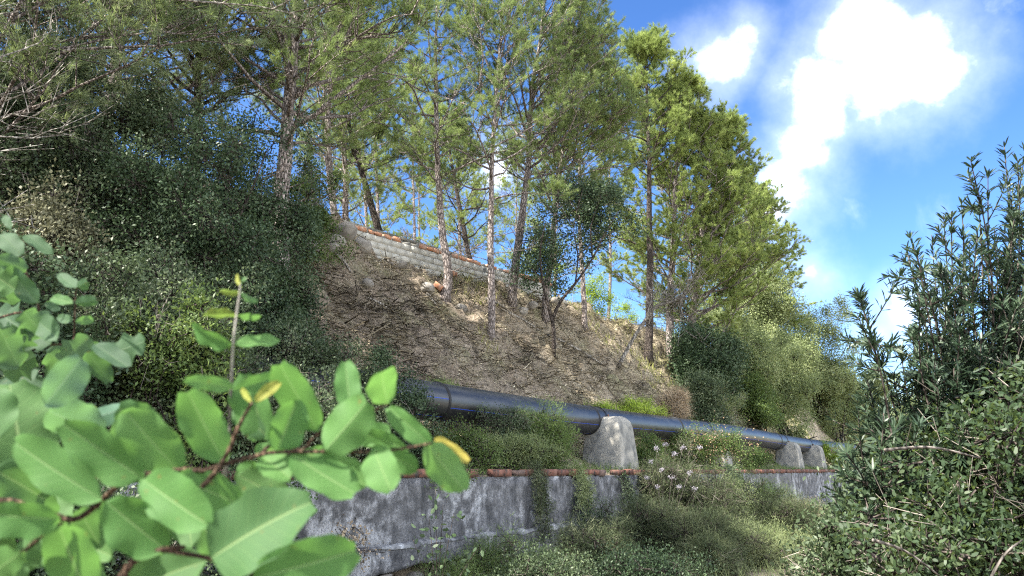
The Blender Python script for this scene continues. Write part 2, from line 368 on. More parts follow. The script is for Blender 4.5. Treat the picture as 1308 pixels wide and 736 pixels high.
# distant hill closing the valley
a = Acc(); hx = np.linspace(-200, 900, 90); hy = np.linspace(420, 900, 14); HX, HY = np.meshgrid(hx, hy, indexing='ij')
HZ = -12 + 62 * np.sin(np.clip((HY - 420) / 480, 0, 1) * PI) * (1 + .25 * vnoise(HX, HY, .012, 3)) * np.clip((HX + 200) / 500, 0, 1)
i = np.arange(89)[:, None] * 14; j = np.arange(13)[None]
a.add(np.stack([HX, HY, HZ], -1), np.stack([i + j, i + 14 + j, i + 14 + j + 1, i + j + 1], -1).reshape(-1, 4))
a.build('far_hill', M_FAR, smooth=True, kind='structure')

# ------------------------------------------------------------------ lower retaining wall with its brick course
rng = np.random.default_rng(5)
WU0, WU1 = -6.0, 47.0
wt = thing('retaining_wall', 'long grey rendered retaining wall topped by one course of red bricks, below the black pipe', 'wall', W3(20, 7.15, .2), rz=ROTW[2])
def wall_sheet(u0, u1, v0, v1, z0f, z1f, n):
    a = Acc(); uu = np.linspace(u0, u1, n); k = 7; Vs = []
    for x in uu:
        z0, z1 = z0f(x), z1f(x)
        for t_ in np.linspace(0, 1, k): z = z0 + (z1 - z0) * t_; Vs.append([x - 20, v0 - 7.15 + .018 * float(vnoise(x, z, 1.9, 1)) + .006 * float(vnoise(x, z, 9, 1)), z - .2])
        Vs.append([x - 20, v1 - 7.15, z1 - .2]); Vs.append([x - 20, v1 - 7.15, z0 - .2])
    m_ = k + 2; i = np.arange(n - 1)[:, None] * m_; j = np.arange(m_)[None]; j2 = (j + 1) % m_
    a.add(Vs, np.stack([i + j, i + m_ + j, i + m_ + j2, i + j2], -1).reshape(-1, 4))
    for e in (0, n - 1): a.Fs.append((np.array([np.arange(m_) + e * m_ if e else (np.arange(m_)[::-1])]), np.zeros(1)))
    return a
wall_sheet(WU0, WU1, 7.0, 7.4, lambda x: .56 + .03 * float(vnoise(x, 0, 1.3)), lambda x: 1.485, 330).build('rendered_face', M_REND, wt, smooth=False)
wall_sheet(WU0, WU1, 6.93, 7.38, lambda x: .34 - .2 * min(1, max(0, (x - 14) / 4)) + .05 * float(vnoise(x, 0, 2.1, 3)) + .12 * float(vnoise(x, 3, .6, 3)), lambda x: .63 + .012 * float(vnoise(x, 1, 4)), 330).build('plinth', M_REND, wt)
a = Acc(); uu_ = np.linspace(3, 13.6, 400); Vs = []
for x in uu_:
    t1 = .63 + .012 * float(vnoise(x, 1, 4)); g_ = .018 * float(vnoise(x, .63, 1.9, 1)); w_ = max(-.01, .012 + .022 * float(vnoise(x, 7, 5)))
    for (dv_, dz_) in ((-.085, -.012 - w_), (-.088, .004), (-.05, .02 + w_), (0.03, .03 + w_)): Vs.append([x - 20, dv_ + g_ - .15, t1 + dz_ - .2])
i = np.arange(399)[:, None] * 4; j = np.arange(3)[None]
a.add(Vs, np.stack([i + j, i + 4 + j, i + 5 + j, i + j + 1], -1).reshape(-1, 4)); a.build('lime_ledge', M_LIME, wt)
bm_ = []
for k in range(6):
    a = Acc(); box(a, (0, 0, 0), (.235, .15, .118), jit=.010, rng=rng); bm_.append(a.mesh('brick', M_BRICK))
u = WU0
cnt = 0
while u < WU1:
    L_ = rng.uniform(.85, 1.06)
    if rng.random() > .18:
        o = link('brick', bm_[rng.integers(6)], wt, loc=(u - 20 + .12, 7.05 + rng.normal() * .012 - 7.15, 1.545 + rng.normal() * .004 - .2), rot=(rng.normal() * .03, rng.normal() * .02, rng.normal() * .05))
        o.scale = (L_, 1, rng.uniform(.72, 1.08)); cnt += 1
    u += .25 * L_
# rubble footing beneath the wall
def stone_mesh(rng, s, flat=.7):
    a = Acc(); th = np.linspace(0, PI, 5); ph = np.arange(7) / 7 * 2 * PI; Vs = [[0, 0, 1]]
    for t_ in th[1:-1]:
        for p in ph: Vs.append([math.sin(t_) * math.cos(p), math.sin(t_) * math.sin(p), math.cos(t_)])
    Vs.append([0, 0, -1]); Vs = np.array(Vs) * (1 + rng.uniform(-.22, .22, (len(Vs), 1))) * np.array([1, .8, flat]) * s
    T = [[0, 1 + j, 1 + (j + 1) % 7] for j in range(7)] + [[22, 15 + (j + 1) % 7, 15 + j] for j in range(7)]
    Q = [[1 + r * 7 + j, 8 + r * 7 + j, 8 + r * 7 + (j + 1) % 7, 1 + r * 7 + (j + 1) % 7] for r in range(2) for j in range(7)]
    a.add(Vs, T); a.Fs.append((np.array(Q), np.zeros(len(Q)))); return a
stones = [stone_mesh(rng, .5).mesh('stone', M_STONE) for _ in range(6)]
for k in range(130):
    uu = rng.uniform(4, 22); s = rng.uniform(.14, .36)
    o = link('stone', stones[rng.integers(6)], wt, loc=(uu - 20, 7.0 + rng.uniform(-.05, .12) - 7.15, rng.uniform(-.12, .30) - .2), rot=tuple(rng.uniform(-.5, .5, 3))); o.scale = (s * 1.3, s, s * .8)

# ------------------------------------------------------------------ pipe
PV0, PZ, PR = 9.0, 2.84, .35
pipe = thing('water_pipe', 'thick black plastic water pipe with blue stripes running along the hillside on concrete piers', 'pipe', W3(20, PV0, PZ), rz=ROTW[2])
def bend(u): return .05 * np.sin(u * .35), .04 * np.sin(u * .23 + 1)
joints = [3.5] + [float(xy2uv(*at_v(q_, 560, 8.7)[:2])[0]) for q_ in (569, 765, 873, 998)] + [50, 58]
jj = [-4] + joints + [64]
for k in range(len(jj) - 1):
    uu = np.linspace(jj[k], jj[k + 1], 14); a = Acc(); P = [[x - 20, bend(x)[0], bend(x)[1]] for x in uu]
    tube(a, P, PR, 40, caps=False); a.build('pipe_section', M_PIPE, pipe, smooth=True)
for x in joints:
    a = Acc(); by, bz = bend(x)
    prof = [(-.03, PR), (-.024, PR + .014), (-.006, PR + .02), (-.003, PR + .004), (.003, PR + .004), (.006, PR + .02), (.024, PR + .014), (.03, PR)]
    tube(a, [[x - 20 + q0, by, bz] for q0, r in prof], [r for q0, r in prof], 40, caps=False); a.build('weld_bead', M_WELD, pipe, smooth=True)
for k in range(len(jj) - 1):
    for an in ((-.18, -1.2) if k == 1 else (-.62, -1.5)):
        uu = np.linspace(jj[k] + .04, jj[k + 1] - .04, 14); a = Acc(); Vs = []; da = .015
        for x in uu:
            by, bz = bend(x)
            for e in (an + .25 - da, an + .25 + da): Vs.append([x - 20, by - math.cos(e) * (PR + .004), bz + math.sin(e) * (PR + .004)])
        i = np.arange(13) * 2; a.add(Vs, np.stack([i, i + 2, i + 3, i + 1], -1)); a.build('blue_stripe', M_BLUE, pipe)

# concrete piers
def pier(u, label, wd=.62, dv=.95, top=2.78, v=8.95, seed=0):
    r = np.random.default_rng(seed + 40); x, y = uv2xy(u, v); z0 = float(gh(u, v)) - .15
    t_ = thing('concrete_pier', label, 'pier', (x, y, z0), 'concrete piers under the pipe', ROTW[2])
    H_ = top - z0; a = Acc(); n = 32
    rows = [(0, 1.14), (.3, 1.08), (.6, 1.0), (.80, .93), (.90, .84), (.97, .66), (1.0, .5)]
    Vs = []
    for (h, s) in rows:
        for k in range(n):
            an = k / n * 2 * PI; c_, s_ = math.cos(an), math.sin(an); e = .12
            X_ = math.copysign(abs(c_) ** e, c_) * wd / 2 * s; Y_ = math.copysign(abs(s_) ** e, s_) * dv / 2 * s
            Vs.append([X_ + .012 * float(vnoise(an * 3, h * 5, 1, seed)), Y_ + .012 * float(vnoise(an * 3, h * 5, 1, seed + 4)), h * H_ + .02 * float(vnoise(an * 2, h, 1, seed + 2))])
    i = np.arange(len(rows) - 1)[:, None] * n; j = np.arange(n)[None]; j2 = (j + 1) % n
    a.add(Vs, np.stack([i + j, i + j2, i + n + j2, i + n + j], -1).reshape(-1, 4))
    a.Fs.append((np.array([np.arange(n) + (len(rows) - 1) * n]), np.zeros(1)))
    a.build('pier_body', M_CONC, t_)
    a = Acc(); an = np.linspace(-.25, PI + .25, 22)
    P = [[0, math.cos(q0) * (PR + .012), PZ - z0 + math.sin(q0) * (PR + .012)] for q0 in an]; P = [[0, p[1] + 9.0 - v + bend(u)[0], p[2] + bend(u)[1]] for p in P]
    tube(a, P, .009, 6); a.build('steel_strap', M_WELD, t_)
    a = Acc(); tube(a, [[0, -.36 + 9 - v, H_ - .25], [0, -.36 + 9 - v, H_ + .06]], .02, 6); a.build('anchor_bolt', M_RUST, t_)
    return t_
up = xy2uv(*at_v(775, 560, 8.7)[:2])[0]
pier(up, 'largest pale concrete pier, nearest to the camera, holding the pipe above the brick course', .95, 1.0, 2.90, 8.62, 1)
pier(xy2uv(*at_v(905, 560, 8.8)[:2])[0], 'mottled pier half hidden by the flowering shrub under the pipe', .9, 1.0, 2.8, 8.7, 2)
pier(xy2uv(*at_v(1003, 560, 8.8)[:2])[0], 'white topped pier beyond the flowering shrub, left one of the far pair', .9, 1.0, 2.8, 8.7, 3)
pier(xy2uv(*at_v(1034, 560, 8.8)[:2])[0], 'farthest visible pier, just before the pipe vanishes in the bushes', .9, 1.0, 2.8, 8.7, 4)

# ------------------------------------------------------------------ upper block wall
BV = 15.75; bt = thing('block_wall', 'grey concrete block wall with orange bricks on top at the crest of the slope', 'wall', W3(21, BV - .42, 7.7), rz=ROTW[2] - math.atan(.14))
BZ0 = 7.30
a = Acc(); box(a, (.15, .004, BZ0 + .56 - 7.7), (10.9, .155, 1.2)); a.build('mortar_core', M_MORTAR, bt)
bmesh_ = []
for k in range(4):
    a = Acc(); box(a, (0, 0, 0), (.388, .168, .188), jit=.003, rng=rng); bmesh_.append(a.mesh('concrete_block', M_BLOCK))
for r in range(6):
    for c in range(40):
        x = -8 + (c + .5 * (r % 2)) * .4 + .2
        if x < -5.2 or x > 7.9 or (x > 5.5 and r > 4 - (x - 5.5)): continue
        if r == 5 and rng.random() < .12: continue
        o = link('concrete_block', bmesh_[rng.integers(4)], bt, loc=(x, rng.normal() * .004, BZ0 + .1 + r * .2 - 7.7), rot=(0, 0, rng.normal() * .008))
om = []
for k in range(4):
    a = Acc(); box(a, (0, 0, 0), (.27, .17, .13), jit=.012, rng=rng); om.append(a.mesh('brick', M_ORANGE))
x = -5.3
while x < 5.6:
    if rng.random() > .24:
        o = link('brick', om[rng.integers(4)], bt, loc=(x, -.02 + rng.normal() * .02, BZ0 + 1.27 - 7.7), rot=(rng.normal() * .08, rng.normal() * .07, rng.normal() * .12)); o.scale = (rng.uniform(.7, 1.2), 1, rng.uniform(.7, 1.1))
    x += rng.uniform(.24, .40)
for (px, pz) in ((-4.6, 0), (.1, 0)):
    link('brick', om[0], bt, loc=(px, -.1, BZ0 + .62 - 7.7), rot=(.1, .1, 0)).scale = (.8, 1, 1.2)
a = Acc()
for x in np.arange(-5.2, 5.5, .45): tube(a, [[x, 0, 1.2 + BZ0 - 7.7], [x + rng.uniform(.15, .3), .02, 1.25 + rng.uniform(0, .09) + BZ0 - 7.7], [x + rng.uniform(.3, .5), 0, 1.19 + BZ0 - 7.7]], [.07, rng.uniform(.06, .11), .06], 6)
a.build('mortar_lump', M_CONC, bt, kind='stuff')
bk = thing('parapet_wall', 'low plain grey concrete parapet showing just behind the block wall', 'wall', W3(19, 17.4, 7.9), rz=ROTW[2] - math.atan(.14))
a = Acc()
for k in range(9): box(a, (-8 + k * 1.52, 0, .62), (1.5, .2, 1.5), jit=.01, rng=rng)
a.build('concrete_panel', M_CONC, bk)
a = Acc(); box(a, (-2, 0, 1.42), (13.8, .3, .09)); a.build('coping', M_CONC, bk)

# ------------------------------------------------------------------ trees
def bez(pts, n):
    pts = np.asarray(pts, float); t = np.linspace(0, len(pts) - 1, n); out = []
    for x in t:
        i = min(int(x), len(pts) - 2); f = x - i; p0 = pts[max(i - 1, 0)]; p1 = pts[i]; p2 = pts[i + 1]; p3 = pts[min(i + 2, len(pts) - 1)]
        out.append(.5 * ((2 * p1) + (-p0 + p2) * f + (2 * p0 - 5 * p1 + 4 * p2 - p3) * f * f + (-p0 + 3 * p1 - 3 * p2 + p3) * f ** 3))
    return np.array(out)
def pine_parts(seed, trunk, r0, cs, R, nb=36, nsec=7, ntw=6, ntuft=5, nneed=11, nl=.13, nw=.011, top=1.0, side=None, bare=6, elev=(.1, .6), twig_l=.5, lk=.33):
    """trunk: points from the base; cs: crown start as a fraction of the trunk; returns meshes as accumulators"""
    rng = np.random.default_rng(seed)
    T = bez(trunk, 26); H_ = T[-1][2]
    T[1:, :2] += (np.cumsum(rng.normal(size=(25, 2)), 0) * .012)
    a = Acc(); rad = r0 * (1 - np.linspace(0, 1, 26) ** 1.2 * .88); rad[0] *= 1.35; rad[1] *= 1.08; rad = rad * (1 + rng.normal(size=26) * .025)
    T0 = T.copy(); T0[0][2] -= .35; tube(a, T0, rad, 10)
    limbs = []; tw = Acc(); cr = Acc()
    az = rng.uniform(0, 6)
    TA, TB, TR = [], [], []; tips = []
    for k in range(nb + bare):
        dead = k >= nb
        f = cs + (1 - cs) * ((k + rng.random()) / nb) ** .9 if not dead else rng.uniform(cs * .35, cs * 1.25)
        f = min(f, .985); i = int(f * 25); p0 = T[i] + (T[min(i + 1, 25)] - T[i]) * (f * 25 - i)
        az += 2.4 + rng.normal() * .35
        if side is not None and rng.random() < side[1]: az_ = side[0] + rng.normal() * .8
        else: az_ = az
        g = (f - cs) / (1 - cs)
        prof = (max(1 - g, 0) ** .7) * (.62 + .5 * min(g * 4, 1)) + .10 if not dead else .38
        L = R * prof * rng.uniform(.7, 1.15)
        el = rng.uniform(*elev) + g * .5 if not dead else rng.uniform(-.3, .5)
        n = 7; P = [p0]; d = np.array([math.cos(az_) * math.cos(el), math.sin(az_) * math.cos(el), math.sin(el)])
        for s in range(n):
            d = unit(d + rng.normal(size=3) * .13 + np.array([0, 0, .05])); P.append(P[-1] + d * L / n)
        P = np.array(P); rb = max(.010, min(r0 * lk, .009 + L * .014)) * (1 - g * .4) * (.6 if dead else 1)
        la = Acc(); tube(la, P, rb * (1 - np.linspace(0, .85, n + 1)), 5); limbs.append((rb * L, la))
        for s in range(nsec if not dead else 5):
            q = rng.uniform(.25, 1.0) if not dead else rng.uniform(.3, 1); ii = q * n; i0 = min(int(ii), n - 1); b0 = P[i0] + (P[i0 + 1] - P[i0]) * (ii - i0)
            dd = unit(P[i0 + 1] - P[i0]); sd_ = unit(np.cross(dd, [0, 0, 1])) * rng.choice([-1, 1])
            d2 = unit(dd * .7 + sd_ * rng.uniform(.3, 1) + np.array([0, 0, rng.uniform(-.1, .5)])); L2 = L * rng.uniform(.22, .45) * (1.15 - q * .5)
            e0 = b0 + d2 * L2 * .5 + rng.normal(size=3) * L2 * .06; e1 = e0 + unit(d2 + rng.normal(size=3) * .3) * L2 * .5
            TA += [b0, e0]; TB += [e0, e1]; TR += [rb * .42, rb * .3]
            for m_ in range(ntw if not dead else 3):
                q2 = rng.uniform(.2, 1); bb = (b0 + (e0 - b0) * q2 * 2) if q2 < .5 else (e0 + (e1 - e0) * (q2 * 2 - 1))
                d3 = unit(d2 + rng.normal(size=3) * .6 + np.array([0, 0, .25])); l3 = twig_l * rng.uniform(.5, 1.1)
                TA.append(bb); TB.append(bb + d3 * l3); TR.append(.006)
                if not dead: tips.append((bb, bb + d3 * l3))
    for k in range(8): tips.append((T[-1], T[-1] + unit(rng.normal(size=3) + [0, 0, 1.2]) * .5))
    twigs(tw, TA, TB, TR, np.array(TR) * .5)
    tips = np.array(tips); A_ = tips[:, 0]; B_ = tips[:, 1]; D_ = unit(B_ - A_)
    fr = rng.uniform(.35, 1.0, (len(tips), ntuft)); fr[:, 0] = 1
    C = A_[:, None] + (B_ - A_)[:, None] * fr[..., None]; Dc = np.repeat(D_[:, None], ntuft, 1)
    C = C.reshape(-1, 3); Dc = Dc.reshape(-1, 3); tone = np.repeat(rng.uniform(0, 1, len(tips)), ntuft) * .7 + rng.uniform(0, .3, len(C))
    P_ = np.repeat(C, nneed, 0); D2 = unit(np.repeat(Dc, nneed, 0) + rnd(rng, len(P_)) * .62 + [0, 0, .12])
    P_ = P_ + rnd(rng, len(P_)) * .02
    leaves(cr, P_, D2, rnd(rng, len(P_)), nl * rng.uniform(.7, 1.25, len(P_)), nw, 'needle', np.repeat(tone, nneed))
    limbs.sort(key=lambda x: -x[0])
    return a, limbs, tw, cr
def pine(name, label, base, trunk, r0, cs, R, seed, leafm='pine', barkm='pine', group=None, cat='tree', nlimb=12, **k):
    a, limbs, tw, cr = pine_parts(seed, trunk, r0, cs, R, **k)
    t_ = thing(name, label, cat, base, group)
    a.build('trunk', MB[barkm], t_, smooth=True)
    for w_, la in limbs[:nlimb]: la.build('limb', MB[barkm], t_, smooth=True)
    for w_, la in limbs[nlimb:]:
        n0 = tw.n
        for v in la.V: tw.V.append(v)
        for F, tt in la.Fs: tw.Fs.append((F + n0, tt))
        tw.n += la.n
    tw.build('twigs', MB[barkm], t_, kind='stuff'); cr.build('crown', ML[leafm], t_)
    return t_
def px_trunk(base, pts, extra=None):        # trunk course read off the photograph, in the upright plane through its base
    d = base[1]; out = [[0, 0, 0]]
    for (px, py) in pts:
        r = ray(px, py); p = CAM + r * (d / r[1]); out.append(list(p - base))
    if extra:
        out.append([out[-1][0] + extra[0], extra[1], out[-1][2] + extra[2]])
    return out

# the pines rising from the slope
b = G(568, 378); pine('pine_tree', 'tall pine curving at its foot, with a broken orange brick at its base', b, px_trunk(b, [(572, 350), (563, 300), (559, 240), (557, 140), (556, 50)], (0, .2, 3.2)),   .155, .48, 3.4, 11, 'pine', nb=38, nlimb=10, bare=9, nsec=6)
b = G(627, 432); pine('pine_tree', 'slim straight pine with light banded bark, lowest foot of the middle three', b, px_trunk(b, [(627, 390), (627, 310), (628, 230), (633, 130), (640, 40)], (.2, .2, 4.2)), .125, .45, 3.4, 12, 'pine', nb=44, nlimb=10, bare=8, nsec=8)
b = G(653, 392); pine('pine_tree', 'pine leaning slightly right in front of the right part of the block wall', b, px_trunk(b, [(656, 340), (665, 270), (671, 200), (676, 110), (690, 20)], (.3, -.2, 4.6)), .16, .42, 4.2, 13, 'pine', nb=58, nlimb=12, bare=6, side=(-.2, .45), nsec=8)
b = G(696, 408); pine('pine_tree', 'mottled pine behind the small dark forked tree, right of the block wall end', b, px_trunk(b, [(699, 360), (707, 290), (714, 220), (722, 140)], (.3, 0, 5.5)), .14, .42, 4.4, 14, 'pine', nb=54, nlimb=10, bare=8, nsec=8, side=(-.1, .35))
b = G(747, 418); pine('pine_tree', 'thin pale pine standing between the small dark tree and the bright bush on the crest', b, px_trunk(b, [(746, 370), (742, 310), (740, 240), (742, 150)], (.2, 0, 2.4)), .11, .5, 3.0, 15, 'pine', nb=36, nlimb=6, bare=8)
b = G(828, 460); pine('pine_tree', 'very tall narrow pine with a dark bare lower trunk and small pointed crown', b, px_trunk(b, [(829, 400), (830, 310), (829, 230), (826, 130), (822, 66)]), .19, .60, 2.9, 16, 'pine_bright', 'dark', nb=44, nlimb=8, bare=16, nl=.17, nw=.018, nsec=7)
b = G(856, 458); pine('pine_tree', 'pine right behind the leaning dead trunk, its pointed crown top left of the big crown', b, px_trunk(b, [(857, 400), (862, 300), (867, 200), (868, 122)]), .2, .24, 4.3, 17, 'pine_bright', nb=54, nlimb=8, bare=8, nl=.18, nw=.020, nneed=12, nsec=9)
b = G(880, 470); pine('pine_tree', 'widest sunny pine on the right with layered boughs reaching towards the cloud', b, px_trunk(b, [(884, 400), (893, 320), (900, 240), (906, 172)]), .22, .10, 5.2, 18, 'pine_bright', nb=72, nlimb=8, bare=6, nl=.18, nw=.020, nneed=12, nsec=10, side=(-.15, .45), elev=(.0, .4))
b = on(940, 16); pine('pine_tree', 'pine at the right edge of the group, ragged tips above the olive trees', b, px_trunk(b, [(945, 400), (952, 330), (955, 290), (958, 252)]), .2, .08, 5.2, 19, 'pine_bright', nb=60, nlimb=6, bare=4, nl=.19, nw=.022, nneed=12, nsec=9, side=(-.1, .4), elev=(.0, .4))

# pines on the flat ground behind the wall
def back(px, v, h_px, label, seed, lean=0, R=2.6, r0=.14, cs=.35, leafm='pine', barkm='pine', **k):
    b = on(px, v); r = ray(px + lean, h_px); top = CAM + r * (b[1] / r[1]) - b
    tr = [[0, 0, 0], [top[0] * .45 + .15, 0, top[2] * .35], [top[0] * .75, .1, top[2] * .7], [top[0], 0, top[2]]]
    return pine('pine_tree', label, b, tr, r0, cs, R, seed, leafm, barkm, nlimb=8, **k)
back(500, 19, 70, 'dark slanting pine behind the left end of the block wall, leaning to the left', 31, -75, 2.9, .17, .45, 'pine', 'dark', nb=34)
back(478, 24, 50, 'thin upright pine trunk behind the rubble mound, left of the slanting one', 32, -2, 2.4, .1, .45, 'pine_bright', nb=28)
back(522, 27, 90, 'thin pale pine between the slanting pine and the curved pine', 33, 6, 2.4, .1, .45, 'pine_bright', nb=28)
back(612, 20, 150, 'low dark pine with crooked black limbs behind the middle of the block wall', 34, -45, 3.0, .17, .32, 'pine_bright', 'dark', nb=26, elev=(.1, .5), nsec=7)
back(585, 30, 165, 'rounded bright pine crown behind the crooked dark one', 35, 0, 3.6, .17, .25, 'pine_bright', nb=44, nl=.15, nw=.014)
back(655, 32, 190, 'bright pine filling the gap between the two middle trunks', 36, 6, 3.6, .15, .15, 'pine_bright', nb=44, nl=.15, nw=.014)
back(705, 28, 150, 'sunny pine behind the mottled trunk, right of the block wall end', 37, 5, 3.4, .15, .2, 'pine_bright', nb=44, nl=.15, nw=.014)
back(775, 24, 130, 'sunny pine behind the thin pale one, just left of the very tall narrow pine', 38, 5, 3.0, .14, .35, 'pine_bright', nb=34, nl=.16, nw=.018)
back(430, 20, 30, 'leafy pine behind the left end of the rubble mound', 39, 5, 3.0, .14, .2, 'pine', nb=44)
back(465, 30, 110, 'distant pale green pine seen above the rubble mound', 40, 0, 3.4, .14, .2, 'pine_bright', nb=44, nl=.15, nw=.014)
back(535, 36, 175, 'small far pine low behind the curved pine', 41, 0, 3.0, .14, .2, 'pine', nb=30, nl=.16, nw=.018)

# pines on the left
b = W3(*[float(x) for x in xy2uv(*at_v(360, 400, 12.5)[:2])], 0); b[2] = gz(b[0], b[1])
pine('pine_tree', 'thick rough pine trunk rising above the dark oak at the left', b, px_trunk(b, [(358, 300), (362, 230), (370, 140), (378, 60), (384, 0)], (.2, .2, 2.6)), .21, .40, 4.4, 51, 'pine', nb=54, nlimb=14, bare=10, nsec=8)
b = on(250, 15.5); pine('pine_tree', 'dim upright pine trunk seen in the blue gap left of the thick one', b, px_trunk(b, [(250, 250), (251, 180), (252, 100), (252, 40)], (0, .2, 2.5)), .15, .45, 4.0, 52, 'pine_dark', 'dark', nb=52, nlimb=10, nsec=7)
b = on(420, 16.5); pine('pine_tree', 'slender pine right of the thick rough trunk, its foliage hanging over the rubble mound', b, px_trunk(b, [(418, 200), (420, 110), (425, 30)], (0, .2, 2.5)), .12, .22, 3.4, 53, 'pine', nb=46, nlimb=10, nsec=7)
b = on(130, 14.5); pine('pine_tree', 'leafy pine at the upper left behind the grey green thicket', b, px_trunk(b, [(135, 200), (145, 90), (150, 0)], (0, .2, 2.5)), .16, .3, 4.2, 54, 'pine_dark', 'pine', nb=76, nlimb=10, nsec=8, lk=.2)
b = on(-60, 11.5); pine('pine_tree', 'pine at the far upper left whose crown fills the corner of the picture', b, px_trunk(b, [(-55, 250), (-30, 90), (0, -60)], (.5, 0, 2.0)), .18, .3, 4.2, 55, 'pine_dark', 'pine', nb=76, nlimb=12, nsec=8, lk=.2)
# the near pine limb with bare pale twigs, top left: its tree stands left of the frame
b = np.array([-6.5, 7.2, 0]); b[2] = gz(b[0], b[1])
b2 = [[0, 0, 0], [.2, 0, 2.5], [.3, .1, 5], [.8, .2, 7.5], [1.4, .2, 9]]
pine('pine_tree', 'nearest pine at the left, boughs with pale bare twigs crossing the top', b, b2, .2, .5, 5.2, 56, 'pine', 'pale', nb=44, nlimb=16, bare=14, nsec=8, nneed=9, nl=.10, nw=.007, side=(.25, .55), elev=(-.25, .3), twig_l=.45, ntuft=5, lk=.16)

# ------------------------------------------------------------------ broad-leaved trees and shrubs
def bush_parts(rng, lumps, n_clump, per, leaf_l, leaf_w, kind='leaf', spread=.16, up=.5, stems=7, stem_r=.02, base_spread=.15, fill=.45, twig=True, out_k=1.0, edge=.16, sub=26, sub_r=.42):
    st = Acc(); cr = Acc(); tw = Acc()
    vol = np.array([rx * ry * rz_ for (c, (rx, ry, rz_)) in lumps]) ** .67; prob = vol / vol.sum(); pick = rng.choice(len(lumps), n_clump, p=prob)
    Cn = np.array([l[0] for l in lumps], float)[pick]; Rn = np.array([l[1] for l in lumps], float)[pick]
    d = unit(rnd(rng, n_clump)); rr = 1 - fill * rng.random(n_clump) ** 1.6; rr = rr * (1 + rng.normal(size=n_clump) * edge)
    O = d; Cc = Cn + d * Rn * rr[:, None]
    ns = max(4, int(n_clump / sub)); rs = float(np.mean(Rn)) * sub_r           # leaves gather in tufts with gaps between
    si = rng.integers(ns, size=n_clump); d2 = unit(rnd(rng, n_clump) + O[si] * .45 + [0, 0, .25]); Cc = Cc[si] + d2 * (rs * rng.uniform(.55, 1.1, n_clump) * rng.uniform(.5, 1.3, ns)[si])[:, None]; O = d2
    stone_ = rng.uniform(-.12, .35, ns)[si]
    for k in range(stems):
        l = lumps[rng.choice(len(lumps), p=prob)]; c = np.array(l[0], float); b0 = np.array([rng.normal() * base_spread, rng.normal() * base_spread, -.15])
        e = c + rng.normal(size=3) * np.array(l[1]) * .45
        P = bez([b0, b0 * .4 + e * .35 + rng.normal(size=3) * .1 + [0, 0, e[2] * .12], e * .75 + rng.normal(size=3) * .08, e], 9); tube(st, P, stem_r * rng.uniform(.5, 1.1) * (1 - np.linspace(0, .8, 9)), 5)
    if twig:
        k = n_clump // 3; s0 = Cc[:k] - O[:k] * rs * 1.3; twigs(tw, s0, Cc[:k], .008, .003)
    P_ = np.repeat(Cc, per, 0); Od = np.repeat(O, per, 0); n = len(P_)
    P_ = P_ + rnd(rng, n) * spread * (.8 if kind != 'leaf' else 1); D = unit(Od * out_k * .6 + rnd(rng, n) * .7 + [0, 0, up * .4]); Nn = unit(rnd(rng, n) * .6 + [0, 0, up] + Od * .5)
    tone = np.repeat(rng.uniform(0, .45, n_clump) + stone_, per) + rng.uniform(0, .3, n)
    leaves(cr, P_, D, Nn, leaf_l * rng.uniform(.6, 1.25, n), leaf_w * rng.uniform(.7, 1.2, n), kind, tone)
    return st, tw, cr
def bush(name, label, base, W_, H_, seed, leafm, barkm='dark', cat='shrub', group=None, nl=9, n_clump=900, per=12, leaf_l=.05, leaf_w=.03, low=.0, D_=None, lumps=None, **k):
    rng = np.random.default_rng(seed); D_ = D_ or W_
    if lumps is None:
        lumps = []
        for i_ in range(nl):
            a_ = rng.uniform(0, 2 * PI); r_ = rng.random() ** .5 * .62; z_ = rng.uniform(low + .15, .8)
            s = rng.uniform(.26, .42) * (1.1 - .3 * z_)
            lumps.append(((math.cos(a_) * r_ * W_ * .5 * (1.25 - z_ * .6), math.sin(a_) * r_ * D_ * .5 * (1.25 - z_ * .6), z_ * H_), (s * W_ * .62, s * D_ * .62, s * H_ * .62)))
    t_ = thing(name, label, cat, base, group)
    st, tw, cr = bush_parts(rng, lumps, n_clump, per, leaf_l, leaf_w, **k)
    if cat == 'shrub' or cat == 'bramble':
        ds = Acc(); nd = int(30 + n_clump / 40) if cat == 'shrub' else 40; ii = rng.integers(len(lumps), size=nd); o_ = unit(rnd(rng, nd) + [0, 0, .6]); Cl = np.array([l[0] for l in lumps], float)[ii]; Rl = np.array([l[1] for l in lumps], float)[ii]
        e_ = Cl + o_ * Rl * rng.uniform(.95, 1.3, (nd, 1)); b_ = Cl + o_ * Rl * .4; twigs(ds, b_, e_, .004, .0015, rng.random(nd))
        f_ = b_ + (e_ - b_) * rng.uniform(.4, .8, (nd, 1)); twigs(ds, f_, f_ + unit(o_ + rnd(rng, nd) * .7) * .12 * W_ ** .5, .003, .0015, rng.random(nd)); ds.build('dead_twigs', ML['deadtwig'], t_, kind='stuff')
    if st.n: st.build('stem' if cat != 'tree' else 'trunk', MB[barkm], t_, smooth=True)
    if tw.n: tw.build('twigs', MB[barkm], t_, kind='stuff')
    cr.build('foliage' if cat != 'tree' else 'crown', ML[leafm], t_)
    return t_
def shrub_px(px, py, v, w_px, h_px, **k):   # foot at photo column px in the plane v; top h_px above photo row py
    b = on(px, v); d = depth(b); top = at(px, py - h_px, d)
    return b, w_px * d / FPX, max(.3, top[2] - b[2])

